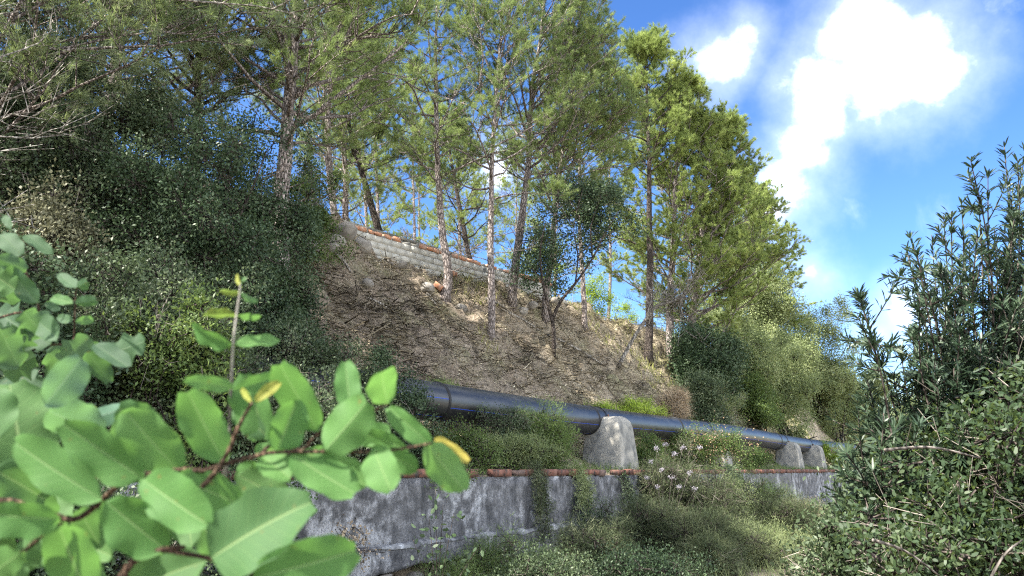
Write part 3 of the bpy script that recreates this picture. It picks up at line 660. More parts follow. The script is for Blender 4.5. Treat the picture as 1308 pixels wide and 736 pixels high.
# left thicket  (column, plane, width px, top row, leaf material, label ...)
LEFT = [
 (15, 9.5, 150, 225, 'brownish', .045, 'brownish thicket at the left edge, halfway up the picture', 2600),
 (205, 9.6, 300, 120, 'oak', .045, 'dark leafy oak left of the thick pine trunk, above the green vine', 3000),
 (312, 10.5, 225, 170, 'oak', .045, 'darkest dense oak under the thick rough pine trunk', 3400),
 (90, 12.5, 300, 90, 'greyoak', .05, 'grey green tree behind the brownish thicket', 4200),
 (10, 12.0, 260, 60, 'greyoak', .05, 'grey green tree in the upper left corner', 4200),
 (270, 8.6, 300, 330, 'greyoak', .04, 'speckled shrub in front of the darkest oak', 2800),
 (120, 8.2, 320, 330, 'greyoak', .04, 'speckled shrub behind the lobed vine at the left', 2800),
 (400, 8.9, 215, 410, 'greyoak', .04, 'small leaved shrub with pale flecks left of the pipe end', 2600),
 (492, 8.5, 140, 458, 'oak', .04, 'low dark shrub covering the left end of the pipe', 1500),
 (335, 9.6, 170, 330, 'oak', .045, 'dark shrub climbing the slope between the oak and the bare soil', 2000),
 (330, 7.9, 330, 455, 'greyoak', .04, 'shrub behind the large foreground leaves, just above the retaining wall', 2600),
 (-40, 7.9, 300, 300, 'oak', .045, 'dark shrub at the left margin behind the vine leaves', 1800),
 (350, 13.5, 130, 215, 'lush', .05, 'green shrub on the crest left of the rubble mound', 1500)]
for k, (px, v, wp, top, lm, ll, lab, nc) in enumerate(LEFT):
    b, W_, H_ = shrub_px(px, top, v, wp, 0)
    H_ *= 1.12 if px not in (90, 10) else 1.38
    bush('shrub' if 'tree' not in lab and 'oak' not in lab.split(' under')[0].split(' of')[0] else 'oak_tree', lab, b, W_ * 1.05, H_, 100 + k, lm, cat='shrub' if lm == 'greyoak' and 'tree' not in lab else ('shrub' if 'shrub' in lab or 'thicket' in lab else 'tree'),
         n_clump=nc, per=13, leaf_l=ll * 1.15, leaf_w=ll * .7, nl=13, D_=min(W_, 2.6), spread=.09, stem_r=.035, stems=9)
for k, (px, top, v, wp, lm, lab) in enumerate([(60, 585, 6.3, 200, 'oak', 'dark undergrowth before the wall at the left corner'), (200, 575, 6.2, 200, 'greyoak', 'undergrowth before the wall behind the biggest foreground leaves'), (335, 590, 6.4, 150, 'oak', 'undergrowth hiding the left end of the visible wall')]):
    b, W_, H_ = shrub_px(px, top, v, wp, 0); bush('shrub', lab, b, W_, H_ * 1.1, 150 + k, lm, n_clump=1500, per=10, leaf_l=.045, leaf_w=.026, D_=.9, nl=12, spread=.08)
# spray of fresh twigs low in the thicket
for k, (px, top, v, wp, lab) in enumerate([(190, 335, 7.4, 150, 'fresh green sprouts in the middle of the left thicket'), (255, 385, 7.2, 100, 'pale green sprouts just left of the upright foreground shoot')]):
    b, W_, H_ = shrub_px(px, top, v, wp, 0)
    bush('shrub', lab, b, W_, H_, 140 + k, 'lush', n_clump=420, per=8, leaf_l=.06, leaf_w=.026, D_=1.2, spread=.10, low=.35)

# small dark forked tree on the slope
b = G(707, 452); d = depth(b); s = d / FPX
lum = []
for (px, py, r) in [(700, 330, 34), (720, 262, 38), (770, 262, 34), (792, 285, 24), (690, 300, 30), (745, 235, 34), (780, 232, 22), (758, 305, 24), (675, 345, 16)]:
    p = at(px, py, d) - b; lum.append(((p[0], np.random.default_rng(px).uniform(-.5, .5), p[2]), (r * s * 1.15, r * s * 1.1, r * s * .95)))
bush('small_tree', 'small dark leaved tree forking low on the slope above the pipe', b, 3, 3, 160, 'oak', cat='tree', lumps=lum, n_clump=1500, per=10, sub=16, leaf_l=.095, leaf_w=.05, spread=.14, stems=0, fill=.9)
sm = [o for o in COL.objects if o.name.startswith('small_tree')][0]; forks = Acc()
def fk(pts, r0, r1): tube(forks, bez([list(at(x, y, d + q_) - b) for x, y, q_ in pts], 16), np.linspace(r0, r1, 16), 7)
fk([(707, 460, 0), (707, 420, 0), (700, 390, -.05), (693, 360, -.1), (690, 320, -.2), (697, 285, -.3)], .075, .015); fk([(705, 410, 0), (716, 385, 0), (735, 362, .1), (757, 330, .2), (772, 300, .3), (790, 270, .3)], .06, .012)
fk([(735, 362, .1), (738, 325, .1), (733, 290, 0), (745, 240, 0)], .03, .010); fk([(757, 330, .2), (755, 290, .1), (768, 250, 0)], .025, .008); fk([(693, 360, -.1), (675, 335, .1), (668, 310, .2)], .02, .007); fk([(733, 290, 0), (715, 262, 0), (712, 240, 0)], .02, .007); fk([(738, 325, .1), (760, 310, .1), (785, 295, .1)], .02, .007)
forks.build('trunk', MB['dark'], sm, smooth=True)
# leaning dead trunk
b = G(790, 470); t_ = thing('dead_tree', 'pale bare dead trunk leaning right across the foot of the tall narrow pine', 'dead tree', b)
a = Acc(); T = px_trunk(b, [(805, 440), (822, 412), (838, 392), (862, 384), (880, 372)]); tube(a, bez(T, 14), np.linspace(.085, .02, 14), 7); a.build('trunk', MB['pale'], t_, smooth=True)
tw = Acc(); rg = np.random.default_rng(3); A_, B_ = [], []
P = bez(T, 30)
for k in range(90):
    i_ = rg.integers(12, 30); e = P[i_] + unit(rg.normal(size=3) + [.6, 0, .7]) * rg.uniform(.5, 2.2); A_.append(P[i_]); B_.append(e)
    for j_ in range(3): A_.append(P[i_] + (e - P[i_]) * rg.uniform(.3, 1)); B_.append(A_[-1] + unit(rg.normal(size=3) + [.2, 0, .6]) * rg.uniform(.2, .8))
twigs(tw, A_, B_, .012, .004); tw.build('twigs', MB['pale'], t_, kind='stuff')

# far right mass of trees and shrubs  (column, plane, width px, top row, material, leaf, label, clumps)
RIGHT = [
 (905, 11.0, 120, 415, 'oak', .10, 'dark evergreen shrub right of the leaning dead trunk', 1800),
 (950, 11.5, 150, 385, 'olive', .10, 'dark evergreen shrub below the sunny wide pine', 1800),
 (1000, 12.5, 170, 330, 'olive', .12, 'rounded olive green tree under the ragged bluish pine tips', 2800),
 (1048, 12.0, 125, 370, 'olive', .12, 'olive green tree at the right end of the hillside trees', 2400),
 (1010, 10.2, 120, 430, 'olive', .10, 'low olive green tree in front of the rounded one, above the far pipe', 1800),
 (1075, 10.4, 110, 445, 'olive', .12, 'last pale green shrub before the oleander, above the vanishing pipe', 1800),
 (970, 10.4, 70, 470, 'lush', .09, 'small fresh green shrub lit against the dark ones', 800),
 (900, 10.3, 90, 480, 'greyoak', .08, 'grey green bush just above the middle of the pipe', 900),
 (930, 17, 170, 240, 'pine_dark', .14, 'dim green tree filling the space below the wide pine', 2000),
 (1110, 9.5, 110, 470, 'olive', .14, 'olive green scrub at the end of the pipe', 1500),
 (1150, 12.5, 120, 455, 'olive', .16, 'farthest scrub beyond the end of the pipe, behind the oleander', 1500)]
for k, (px, v, wp, top, lm, ll, lab, nc) in enumerate(RIGHT):
    b, W_, H_ = shrub_px(px, top, v, wp, 0)
    nm = 'tree' if 'tree' in lab.split(' under')[0].split(' at')[0].split(' in')[0].split(' filling')[0] else 'shrub'
    bush('broadleaf_tree' if nm == 'tree' else 'shrub', lab, b, W_, H_, 200 + k, lm, cat=nm, n_clump=int(nc * 1.7), per=13, leaf_l=ll * 1.1, leaf_w=ll * .6, nl=16, D_=max(min(W_, 6), 2), spread=.22, sub=40, stem_r=.09, stems=8, base_spread=.3)
# crest bushes seen through the trunks
for k, (px, v, wp, top, lab) in enumerate([(762, 19, 60, 350, 'yellow green bush on the crest between the thin pale and tall narrow pines'), (700, 22, 110, 300, 'bright bush behind the right end of the block wall'), (640, 24, 90, 300, 'bright bush glowing between the two middle pines behind the wall'), (800, 20, 70, 380, 'bright low bush on the crest just left of the tall narrow pine'), (880, 20, 90, 370, 'sunny bush behind the leaning dead trunk')]):
    b, W_, H_ = shrub_px(px, top, v, wp, 0)
    bush('shrub', lab, b, W_, H_, 230 + k, 'bright', n_clump=700, per=11, leaf_l=.10, leaf_w=.055, spread=.17, D_=2)

# growth on the terrace, between the wall and the pipe
TERR = [
 (585, 8.0, 130, 545, 'lush', .035, 'leafy weeds under the left end of the pipe', 900, 'leaf'),
 (690, 8.1, 130, 520, 'lush', .04, 'fine green shrub between the pipe and the brick course, left of the biggest pier', 2000, 'needle'),
 (650, 7.8, 120, 560, 'olive', .04, 'low yellowish scrub on the brick course left of the biggest pier', 1000, 'needle'),
 (640, 8.35, 90, 515, 'greyoak', .035, 'climbing shrub whose tips overlap the pipe', 700, 'leaf'),
 (825, 8.2, 60, 555, 'lush', .045, 'green weeds tucked right of the biggest pier', 600, 'leaf'),
 (540, 7.8, 110, 560, 'oak', .035, 'dark ivy patch at the left end of the brick course', 900, 'leaf'),
 (905, 8.0, 130, 548, 'lush', .05, 'shrub with pinkish and cream leaves in front of the half hidden pier', 1300, 'leaf'),
 (1065, 8.3, 80, 560, 'bright', .07, 'light green bush at the end of the retaining wall', 900, 'leaf'),
 (960, 8.2, 60, 575, 'lush', .05, 'green weeds before the white topped pier', 500, 'leaf')]
for k, (px, v, wp, top, lm, ll, lab, nc, kd) in enumerate(TERR):
    b, W_, H_ = shrub_px(px, top, v, wp, 0)
    t_ = bush('shrub', lab, b, W_, H_, 260 + k, lm, n_clump=nc, per=12, leaf_l=ll * (2.2 if kd == 'needle' else 1), leaf_w=ll * (.25 if kd == 'needle' else .55), kind=kd, nl=10, D_=.9, spread=.08, stem_r=.012, stems=12, edge=.40, sub=18, sub_r=.65)
    if 'pinkish' in lab:
        rg = np.random.default_rng(9); c = Acc(); n = 650; P_ = rnd(rg, n) * np.array([W_ * .22, .25, H_ * .25]) + [0, -.1, H_ * .6]
        leaves(c, P_, unit(rnd(rg, n)), rnd(rg, n), .055, .035, 'leaf', rg.random(n) * .8 - .2); c.build('cream_leaves', ML['pinkish'], t_, kind='stuff')
b, W_, H_ = shrub_px(858, 497, 9.75, 95, 0)
bush('dry_bush', 'pinkish beige tangle of dry twigs lying on top of the pipe', b, W_ * .8, H_ * 1.0, 290, 'dry', 'pale', n_clump=1500, per=14, leaf_l=.22, leaf_w=.007, kind='needle', D_=.9, low=.3, spread=.12, up=-.2)
for k, (px, py, v, wp, hp, lm, lab) in enumerate([(815, 505, 10.4, 90, 30, 'bright', 'yellow green tuft of scrub just above the pipe in the middle'), (775, 500, 10.2, 50, 14, 'bright', 'small yellow green tuft left of the larger one above the pipe'), (560, 487, 10.1, 60, 10, 'lush', 'low weeds on the slope right above the left end of the pipe'), (920, 500, 10.2, 100, 60, 'olive', 'arching shrub with bare pale stems above the pipe')]):
    b = on(px, v); d = depth(b); bush('shrub', lab, b, wp * d / FPX, hp * d / FPX + .3, 300 + k, lm, 'pale', n_clump=900, per=12, leaf_l=.10, leaf_w=.012, kind='needle', D_=1.1, spread=.12, stems=14, stem_r=.02)

# ------------------------------------------------------------------ slope litter, cut branches, stones
rg = np.random.default_rng(77); a = Acc(); n = 90000
uu = rg.uniform(9, 50, n); vv = rg.uniform(9.6, 16.2, n); keep = (vnoise(uu, vv, 1.4, 11) + .5 * vnoise(uu, vv, 4.2, 12) + rg.normal(size=n) * .3) > np.clip((25 - uu) * .05, -.35, .45); uu, vv = uu[keep], vv[keep]; n = len(uu)
x, y = uv2xy(uu, vv); z = gh(uu, vv) + rg.uniform(.0, .07, n); P_ = np.stack([x, y, z], -1)
dz = (gh(uu, vv + .1) - gh(uu, vv - .1)) / .2; Nn = unit(np.stack([-dz * -cA, -dz * sA, np.ones(n)], -1))
D = unit(rnd(rg, n) * [1, 1, .35] + np.stack([-cA * 0 * dz, 0 * dz, 0 * dz], -1)); D = unit(D - (D * Nn).sum(-1, keepdims=True) * Nn * .85)
leaves(a, P_, D, Nn, rg.uniform(.04, .30, n) ** 1.0, rg.uniform(.008, .03, n), 'needle', rg.random(n) * .7 + np.clip((uu - 24) * .03, -.3, .45) + .35 * vnoise(uu, vv, .8, 41))
n = 60000; uu = rg.uniform(9, 48, n); vv = rg.uniform(9.6, 16, n); kp = vnoise(uu, vv, 2.2, 31) + rg.normal(size=n) * .3 > .1; uu, vv = uu[kp], vv[kp]; n = len(uu); x, y = uv2xy(uu, vv)
leaves(a, np.stack([x, y, gh(uu, vv) + rg.uniform(.01, .12, n)], -1), unit(rnd(rg, n)), unit(rnd(rg, n) + [0, 0, .8]), rg.uniform(.03, .10, n), rg.uniform(.02, .06, n), 'leaf', rg.random(n) ** 1.5 * 1.2 - .35)
a.build('slope_litter', ML['litter'], label='dry needles, bark and cut twigs strewn over the slope', category='litter', kind='stuff')
a = Acc(); nb_ = 520                         # heaps of lopped brushwood
A_, B_, Rr, Tn = [], [], [], []
for k in range(nb_):
    u0 = rg.uniform(12, 44); v0 = 9.9 + rg.random() ** 1.1 * 5.3
    if u0 > 27 and rg.random() < .5: continue
    if vnoise(u0, v0, .8, 4) < -.1 and rg.random() < .75: continue
    c = W3(u0, v0, 0); c[2] = float(gh(u0, v0)); q0 = rg.uniform(.25, .7); tn = rg.random() - .55 + float(np.clip((u0 - 24) * .02, -.2, .3))
    for j_ in range(34):
        p = c + rg.normal(size=3) * [q0, q0, .05]; p[2] = gz(p[0], p[1]) + rg.uniform(.0, .34) * math.exp(-((p[0] - c[0]) ** 2 + (p[1] - c[1]) ** 2) / q0 ** 2); e = p + unit(rg.normal(size=3) * [1, 1, .35] + [.35, -.2, -.25]) * rg.uniform(.15, .7)
        A_.append(p); B_.append(e); Rr.append(rg.uniform(.005, .022)); Tn.append(tn * .5 + rg.random() * .5)
twigs(a, A_, B_, np.array(Rr), np.array(Rr) * .4, np.array(Tn)); a.build('brushwood', ML['litter'], label='tangled lopped brushwood left on the slope', category='brushwood', kind='stuff')
a = Acc(); n = 26000; uu = rg.uniform(19, 52, n); vv = rg.uniform(10, 16.5, n); k_ = vnoise(uu, vv, .7, 21) + (uu - 34) * .05 > .05; uu, vv = uu[k_], vv[k_]; n = len(uu); x, y = uv2xy(uu, vv)
leaves(a, np.stack([x, y, gh(uu, vv)], -1), unit(rnd(rg, n) * [.5, .5, .2] + [0, 0, 1]), rnd(rg, n), rg.uniform(.12, .40, n), .024, 'needle', rg.random(n)); a.build('slope_grass', ML['grassy'], label='thin yellow green grass on the sunny part of the slope', category='grass', kind='stuff')
for k, (x0, y0, x1, y1, r, lab) in enumerate([
  (545, 378, 556, 392, .04, 'short pale stick on the slope just left of the curved pine foot'), (543, 380, 562, 400, .03, 'forked pale twig beside the curved pine foot'),
  (430, 332, 448, 352, .05, 'pale broken branch below the rubble mound'), (640, 400, 690, 425, .05, 'pale cut log lying between the two middle pines'),
  (700, 430, 770, 470, .05, 'long brown branch lying right of the small dark tree'), (620, 385, 650, 402, .05, 'cut branch behind the slim straight pine'),
  (470, 385, 510, 410, .04, 'grey branch on the left part of the bare slope')]):
    p, e = G(x0, y0), G(x1, y1); t_ = thing('fallen_branch', lab, 'branch', p); v_ = e - p; a = Acc(); tube(a, bez([[0, 0, .05], v_ * .5 + [0, 0, .12], v_ + [0, 0, .06]], 8), np.linspace(r, r * .4, 8), 6); a.build('branch_wood', MB['pale'], t_, smooth=True)
    a = Acc(); twigs(a, [v_ * .4 + [0, 0, .08], v_ * .7 + [0, 0, .08]], [v_ * .6 + [.1, -.1, .3], v_ * .95 + [-.1, .1, .32]], r * .4, r * .15); a.build('side_twig', MB['pale'], t_)
# rubble mound at the left end of the block wall
rm = 0
for (px, py, s, lab) in [(440, 300, .42, 'largest stone of the rubble mound'), (455, 297, .3, 'flat stone on top of the rubble mound'), (468, 303, .34, 'stone beside the end of the block wall'), (430, 310, .3, 'stone low in the rubble mound, left side'),
     (462, 318, .3, 'stone in the middle of the rubble mound'), (480, 322, .26, 'stone under the first block of the wall'), (498, 338, .25, 'pale stone below the wall, left'), (512, 342, .2, 'small pale stone below the wall, next to the low dark plant'),
     (425, 322, .26, 'stone at the foot of the rubble mound'), (400, 318, .25, 'pale stone lying left of the rubble mound'), (546, 372, .3, 'grey boulder just left of the curved pine foot'), (470, 365, .18, 'small white stone on the bare slope'), (590, 395, .2, 'dull stone right of the curved pine foot'), (680, 395, .22, 'stone left of the mottled pine foot'), (708, 386, .25, 'pale stone right of the mottled pine'), (668, 400, .22, 'dark stone below the leaning pine')]:
    p = G(px, py); o = stone_mesh(rg, s).build('stone', M_STONE, label=lab, category='stone', group='stones on the slope'); o.location = tuple(p + [0, 0, s * .12]); o.rotation_euler = tuple(rg.uniform(-.6, .6, 3))
p = G(560, 372); o = link('brick', om[1], loc=p + [0, -.1, .12], rot=(.4, .6, .3), label='broken orange brick propped at the foot of the curved pine', category='brick'); o.scale = (1.1, 1, 1.3)
p = G(473, 300); o = link('brick', om[2], loc=p + [0, -.1, .25], rot=(.2, .3, .9), label='tilted orange brick slab at the left end of the block wall', category='brick'); o.scale = (2.2, 1, 2)

# ------------------------------------------------------------------ bushes in front of the retaining wall
FRONT = [
 (865, 6.3, 190, 585, 'broom', .05, 'dark twiggy broom bush in front of the retaining wall, right of its middle', 3000, 'needle'),
 (810, 6.0, 120, 640, 'broom', .05, 'low part of scrub left of the broom bush, before the wall', 1500, 'needle'),
 (925, 5.8, 120, 610, 'olive', .035, 'grey green bush right of the broom bush', 1600, 'leaf'),
 (975, 5.4, 80, 600, 'lush', .04, 'upright feathery green plant before the right part of the wall', 1300, 'needle'),
 (640, 6.2, 110, 695, 'lush', .04, 'grassy weeds at the foot of the wall, left of its middle', 900, 'needle'),
 (1010, 5.0, 100, 640, 'lush', .04, 'yellowish weeds beside the oleander foot', 1100, 'needle'),
 (700, 6.4, 90, 700, 'olive', .04, 'weeds at the foot of the wall below the hanging creeper', 900, 'needle'),
 (760, 5.6, 130, 680, 'broom', .05, 'dark matted scrub below the wall, between the weeds and the broom bush', 2200, 'needle'),
 (890, 5.0, 170, 665, 'broom', .05, 'nearest dark scrub in front of the broom bush', 2600, 'needle'),
 (960, 4.4, 150, 680, 'olive', .05, 'brownish green scrub near the bottom edge, left of the weeds by the oleander', 2200, 'needle'),
 (700, 5.2, 150, 715, 'greyoak', .04, 'low leafy scrub at the bottom edge, under the hanging creeper', 1500, 'leaf'),
 (820, 4.4, 160, 715, 'oak', .04, 'low dark plants at the bottom edge right of the picture middle', 1600, 'leaf'),
 (595, 6.0, 110, 718, 'lush', .04, 'short grass tuft at the bottom edge beside the thin sapling', 700, 'needle'),
 (1000, 6.2, 90, 640, 'dry', .05, 'pale dry grass clump before the right end of the wall', 700, 'needle'),
 (880, 5.9, 160, 556, 'broom', .055, 'tall sparse twiggy bush rising over the bricks right of the biggest pier', 700, 'needle'),
 (945, 6.0, 90, 590, 'greyoak', .04, 'leafy bush reaching the brick course below the flowering shrub', 800, 'leaf'),
 (770, 6.4, 90, 640, 'greyoak', .035, 'leafy weeds against the wall below the biggest pier', 800, 'leaf'),
 (985, 5.0, 130, 640, 'broom', .055, 'dark twiggy growth before the right part of the wall, left of the weeds', 1700, 'needle'),
 (1035, 4.6, 110, 675, 'oak', .04, 'dark leafy growth at the bottom edge beside the bramble thicket', 1500, 'leaf'),
 (900, 4.6, 140, 700, 'broom', .055, 'shaded scrub at the bottom edge right of the low dark plants', 1700, 'needle'),
 (1085, 4.6, 100, 610, 'oleander', .045, 'dark narrow leaved shoots left of the oleander', 1100, 'leaf')]
for k, (px, v, wp, top, lm, ll, lab, nc, kd) in enumerate(FRONT):
    b, W_, H_ = shrub_px(px, top, v, wp, 0)
    bush('shrub', lab, b, W_, H_, 330 + k, lm, n_clump=nc, per=11, leaf_l=ll * (2.2 if kd == 'needle' else 1), leaf_w=ll * (.15 if kd == 'needle' else .5), kind=kd, nl=14, D_=1.5, spread=.10, stem_r=.012, stems=20, edge=.42, base_spread=.3, sub=18, sub_r=.75)
# pale seed heads on stalks
rg = np.random.default_rng(15)
b = on(845, 5.9); t_ = thing('thistle', 'tall dry stalks with pale mauve seed heads rising in front of the broom bush', 'plant', b); d = depth(b)
for (px, py) in [(838, 573), (850, 568), (862, 580), (832, 590), (845, 600), (858, 610), (872, 572), (826, 610), (840, 622), (868, 622), (880, 604), (893, 572), (888, 625)]:
    e = at(px, py, d + rg.uniform(-.2, .2)) - b; a = Acc(); tube(a, bez([[rg.normal() * .1, 0, 0], [e[0] * .4, e[1] * .3, e[2] * .5], e], 7), np.linspace(.004, .002, 7), 4); a.build('stalk', ML['deadtwig'], t_)
    a = Acc(); n = 46; D = unit(rnd(rg, n) + [0, 0, .5]); leaves(a, np.tile(e, (n, 1)) + rnd(rg, n) * [.028, .028, .018], D, rnd(rg, n), .03 * rg.uniform(.5, 1.3, n), .014, 'leaf', rg.random(n)); a.build('seed_head', ML['flower'], t_, kind='stuff')
# creepers hanging over the wall
def creeper(u0, width, z0, z1, label, seed, lm='olive', n_st=14, lf=(.07, .012), kd='needle', per=18):
    rg = np.random.default_rng(seed); p = W3(u0, 6.92, z0); t_ = thing('creeper', label, 'creeper', p, rz=ROTW[2]); st = Acc(); cr = Acc()
    for k in range(n_st):
        xx = rg.normal() * width * .4; zz = (z1 - z0) * rg.uniform(.4, 1)
        P = bez([[xx, .1, .05], [xx + rg.normal() * .05, -.06, zz * .3], [xx + rg.normal() * .12, -.08, zz * .7], [xx + rg.normal() * .15, -.1, zz]], 12); tube(st, P, .004, 4)
        Q = np.repeat(P, per, 0) + rg.normal(size=(12 * per, 3)) * [.06, .03, .06]; n = len(Q)
        leaves(cr, Q, unit(rnd(rg, n) + [0, -.3, -.5]), rnd(rg, n), lf[0] * rg.uniform(.6, 1.2, n), lf[1], kd, rg.random(n))
    st.build('stem', MB['dark'], t_); cr.build('foliage', ML[lm], t_)
def u_at(px, v): return xy2uv(*at_v(px, 600, v)[:2])[0]
creeper(u_at(742, 6.9), .30, 1.6, .5, 'hanging curtain of fine creeper over the wall under the biggest pier, left side', 401)
creeper(u_at(692, 6.9), .30, 1.62, .35, 'wide dusty creeper hanging over the wall left of the biggest pier', 402, 'broom')
creeper(u_at(800, 6.9), .5, 1.45, .4, 'creeper spreading over the wall right of the biggest pier', 403, 'greyoak', 14, (.04, .025), 'leaf', 9)
creeper(u_at(935, 6.9), .8, 1.6, .6, 'creeper with mixed leaves hanging below the flowering shrub', 404, 'greyoak', 22, (.05, .03), 'leaf', 12)
creeper(u_at(450, 6.9), .35, .9, .2, 'pale dry tangle on the wall beside the large foreground leaves', 405, 'dry', 8, (.04, .03), 'leaf', 4)
creeper(u_at(575, 6.9), .8, 1.66, 1.35, 'short weeds overhanging the bricks left of the wall middle', 406, 'lush', 12, (.04, .02), 'leaf', 5)
_lf = []
for tn in (.1, .35, .6, .9):
    a = Acc(); leaves(a, np.zeros((1, 3)), np.array([[1.0, 0, 0]]), np.array([[0, 0, 1.0]]), 1.0, 1.0, 'long', tn); _lf.append(a)
from mathutils import Matrix
def single_leaves(parent, meshes, P, D, Nn, L, Wd, rg):
    D = unit(D); Sd = unit(np.cross(D, Nn)); Nn = np.cross(Sd, D)
    for k in range(len(P)):
        o = bpy.data.objects.new('leaf', meshes[int(rg.integers(len(meshes)))]); COL.objects.link(o); o.parent = parent
        M_ = np.eye(4); M_[:3, 0] = D[k] * L[k]; M_[:3, 1] = -Sd[k] * Wd; M_[:3, 2] = Nn[k] * L[k]; M_[:3, 3] = P[k]; o.matrix_basis = Matrix(M_.tolist())
# slim dark sapling before the wall
lsap = [q_.mesh('leaf', ML['oak']) for q_ in _lf]
b = on(560, 5.2); d = depth(b); t_ = thing('sapling', 'thin leafy sapling standing in front of the middle of the grey wall', 'sapling', b); st = Acc(); cr = Acc()
for (px, py) in [(566, 645), (548, 660), (528, 690), (580, 655), (610, 700), (556, 625)]:
    e = at(px, py, d) - b; P = bez([[0, 0, 0], [e[0] * .3, 0, e[2] * .5], e], 10); tube(st, P, np.linspace(.006, .002, 10), 4)
    Q = np.repeat(P[3:], 5, 0) + rg.normal(size=(35, 3)) * .05; single_leaves(t_, lsap, Q[::2], unit(rnd(rg, 18)), rnd(rg, 18), np.full(18, .07), .038, rg)
st.build('stem', MB['dark'], t_)

# ------------------------------------------------------------------ oleander and bramble on the right, close by
def oleander(name, label, base, shoots, seed, n_leaf=34, ll=.090, lw=.012, leafm='oleander'):
    rg = np.random.default_rng(seed); t_ = thing(name, label, 'shrub', base); st = Acc(); cr = Acc(); left = [295]; lms = [q_.mesh('leaf', ML[leafm]) for q_ in _lf]
    for (e, L) in shoots:
        e = np.asarray(e) - base; b0 = rg.normal(size=3) * [.18, .18, 0]; P = bez([b0, b0 * .5 + e * [.25, .25, .4] + rg.normal(size=3) * .06, e * [.7, .7, .78] + rg.normal(size=3) * .05, e], 26)
        tube(st, P, np.linspace(.012, .003, 26), 5); k0 = int(26 * (1 - L)); Pn = P[k0:]
        def whorls(Pn, n):
            f = np.sort(rg.random(n)) ** .8 * (len(Pn) - 1.001); i = f.astype(int); C = Pn[i] + (Pn[i + 1] - Pn[i]) * (f - i)[:, None]; D = unit(Pn[i + 1] - Pn[i])
            C = np.repeat(C, 3, 0); D = np.repeat(D, 3, 0); o = rnd(rg, len(C)); o = unit(o - (o * D).sum(-1, keepdims=True) * D); Dl = unit(D * rg.uniform(.5, 1.5, (len(C), 1)) + o)
            Nl = unit(D - Dl * .5 + rnd(rg, len(C)) * .2); Ls = ll * rg.uniform(.6, 1.15, len(C))
            if len(C) <= left[0]: left[0] -= len(C); single_leaves(t_, lms, C, Dl, Nl, Ls, lw, rg)
            else: leaves(cr, C, Dl, Nl, Ls, lw, 'long', rg.random(len(C)))
        whorls(Pn, n_leaf)
        for s in range(5):
            i = rg.integers(max(3, k0 - 3), 22); d = unit(P[i + 1] - P[i] + rg.normal(size=3) * .45); l_ = rg.uniform(.12, .38); Q = np.array([P[i] + d * l_ * t for t in np.linspace(0, 1, 6)]); Q[:, 2] += np.linspace(0, 1, 6) ** 2 * .06
            tube(st, Q, np.linspace(.006, .002, 6), 4); whorls(Q, 12)
    st.build('stem', MB['red' if False else 'dark'], t_); cr.build('foliage', ML[leafm], t_, kind='stuff'); return t_
rg = np.random.default_rng(21); D0 = 5.6
b = on(1230, 1.2); b = np.array([3.3, 5.9, 0.]); b[2] = gz(b[0], b[1])
sh = []
for (px, py) in [(1283, 188), (1300, 205), (1262, 222), (1240, 205), (1205, 275), (1190, 300), (1215, 270), (1163, 305), (1158, 320), (1228, 260), (1250, 250), (1290, 240), (1310, 190), (1330, 200), (1345, 230), (1180, 345), (1200, 340), (1225, 330), (1270, 290), (1300, 280)]:
    sh.append((at(px, py, D0 + rg.uniform(-.5, .6)), .6))
for k in range(90): px = rg.uniform(1165, 1400); sh.append((at(px, rg.uniform(330, 520) - (px - 1150) * .42, D0 + rg.uniform(-.6, .8)), .6))
oleander('oleander', 'tall oleander with upright dark narrow leaves against the sky at the right edge', b, sh, 501)
b = np.array([2.75, 5.6, 0.]); b[2] = gz(b[0], b[1]); sh = []
for (px, py) in [(1096, 375), (1098, 380), (1150, 445), (1140, 475), (1165, 430), (1130, 510), (1115, 540), (1160, 415), (1175, 440), (1105, 580), (1090, 620), (1075, 650), (1115, 600), (1140, 570), (1080, 600)]:
    sh.append((at(px, py, 5.3 + rg.uniform(-.4, .4)), .55 if py > 380 else .28))
for k in range(34): sh.append((at(rg.uniform(1080, 1250), rg.uniform(450, 680), 5.2 + rg.uniform(-.5, .5)), .6))
oleander('oleander', 'smaller oleander leaning left with one long lone shoot over the sky', b, sh, 502)
def rel(px, py, r, d, b): p = at(px, py, d) - b; return (tuple(p), (r * d / FPX, r * d / FPX * .9, r * d / FPX))
b = np.array([2.95, 4.9, 0.]); b[2] = gz(b[0], b[1])
bush('bramble', 'broad bramble thicket with small oval leaves filling the lower right corner', b, 3, 3, 510, 'bramble', n_clump=2400, per=8, leaf_l=.042, leaf_w=.019, kind='long', spread=.07, stems=16, stem_r=.01, fill=.7, sub=20, sub_r=.5, up=.2,
     lumps=[rel(1270, 560, 70, 5.0, b), rel(1215, 610, 65, 4.8, b), rel(1290, 640, 90, 4.6, b), rel(1180, 690, 65, 4.6, b), rel(1250, 710, 90, 4.4, b), rel(1330, 520, 70, 5.0, b), rel(1160, 750, 60, 4.4, b), rel(1350, 700, 110, 4.4, b)])
b = np.array([2.3, 5.9, 0.]); b[2] = gz(b[0], b[1])
bush('shrub', 'mixed green undergrowth between the weeds and the bramble thicket', b, 2, 2, 511, 'greyoak', n_clump=1100, per=9, leaf_l=.045, leaf_w=.02, spread=.09, stems=10, stem_r=.01, fill=.6,
     lumps=[rel(1115, 670, 50, 5.7, b), rel(1080, 725, 50, 5.5, b), rel(1135, 610, 40, 5.8, b), rel(1040, 755, 35, 5.6, b)])
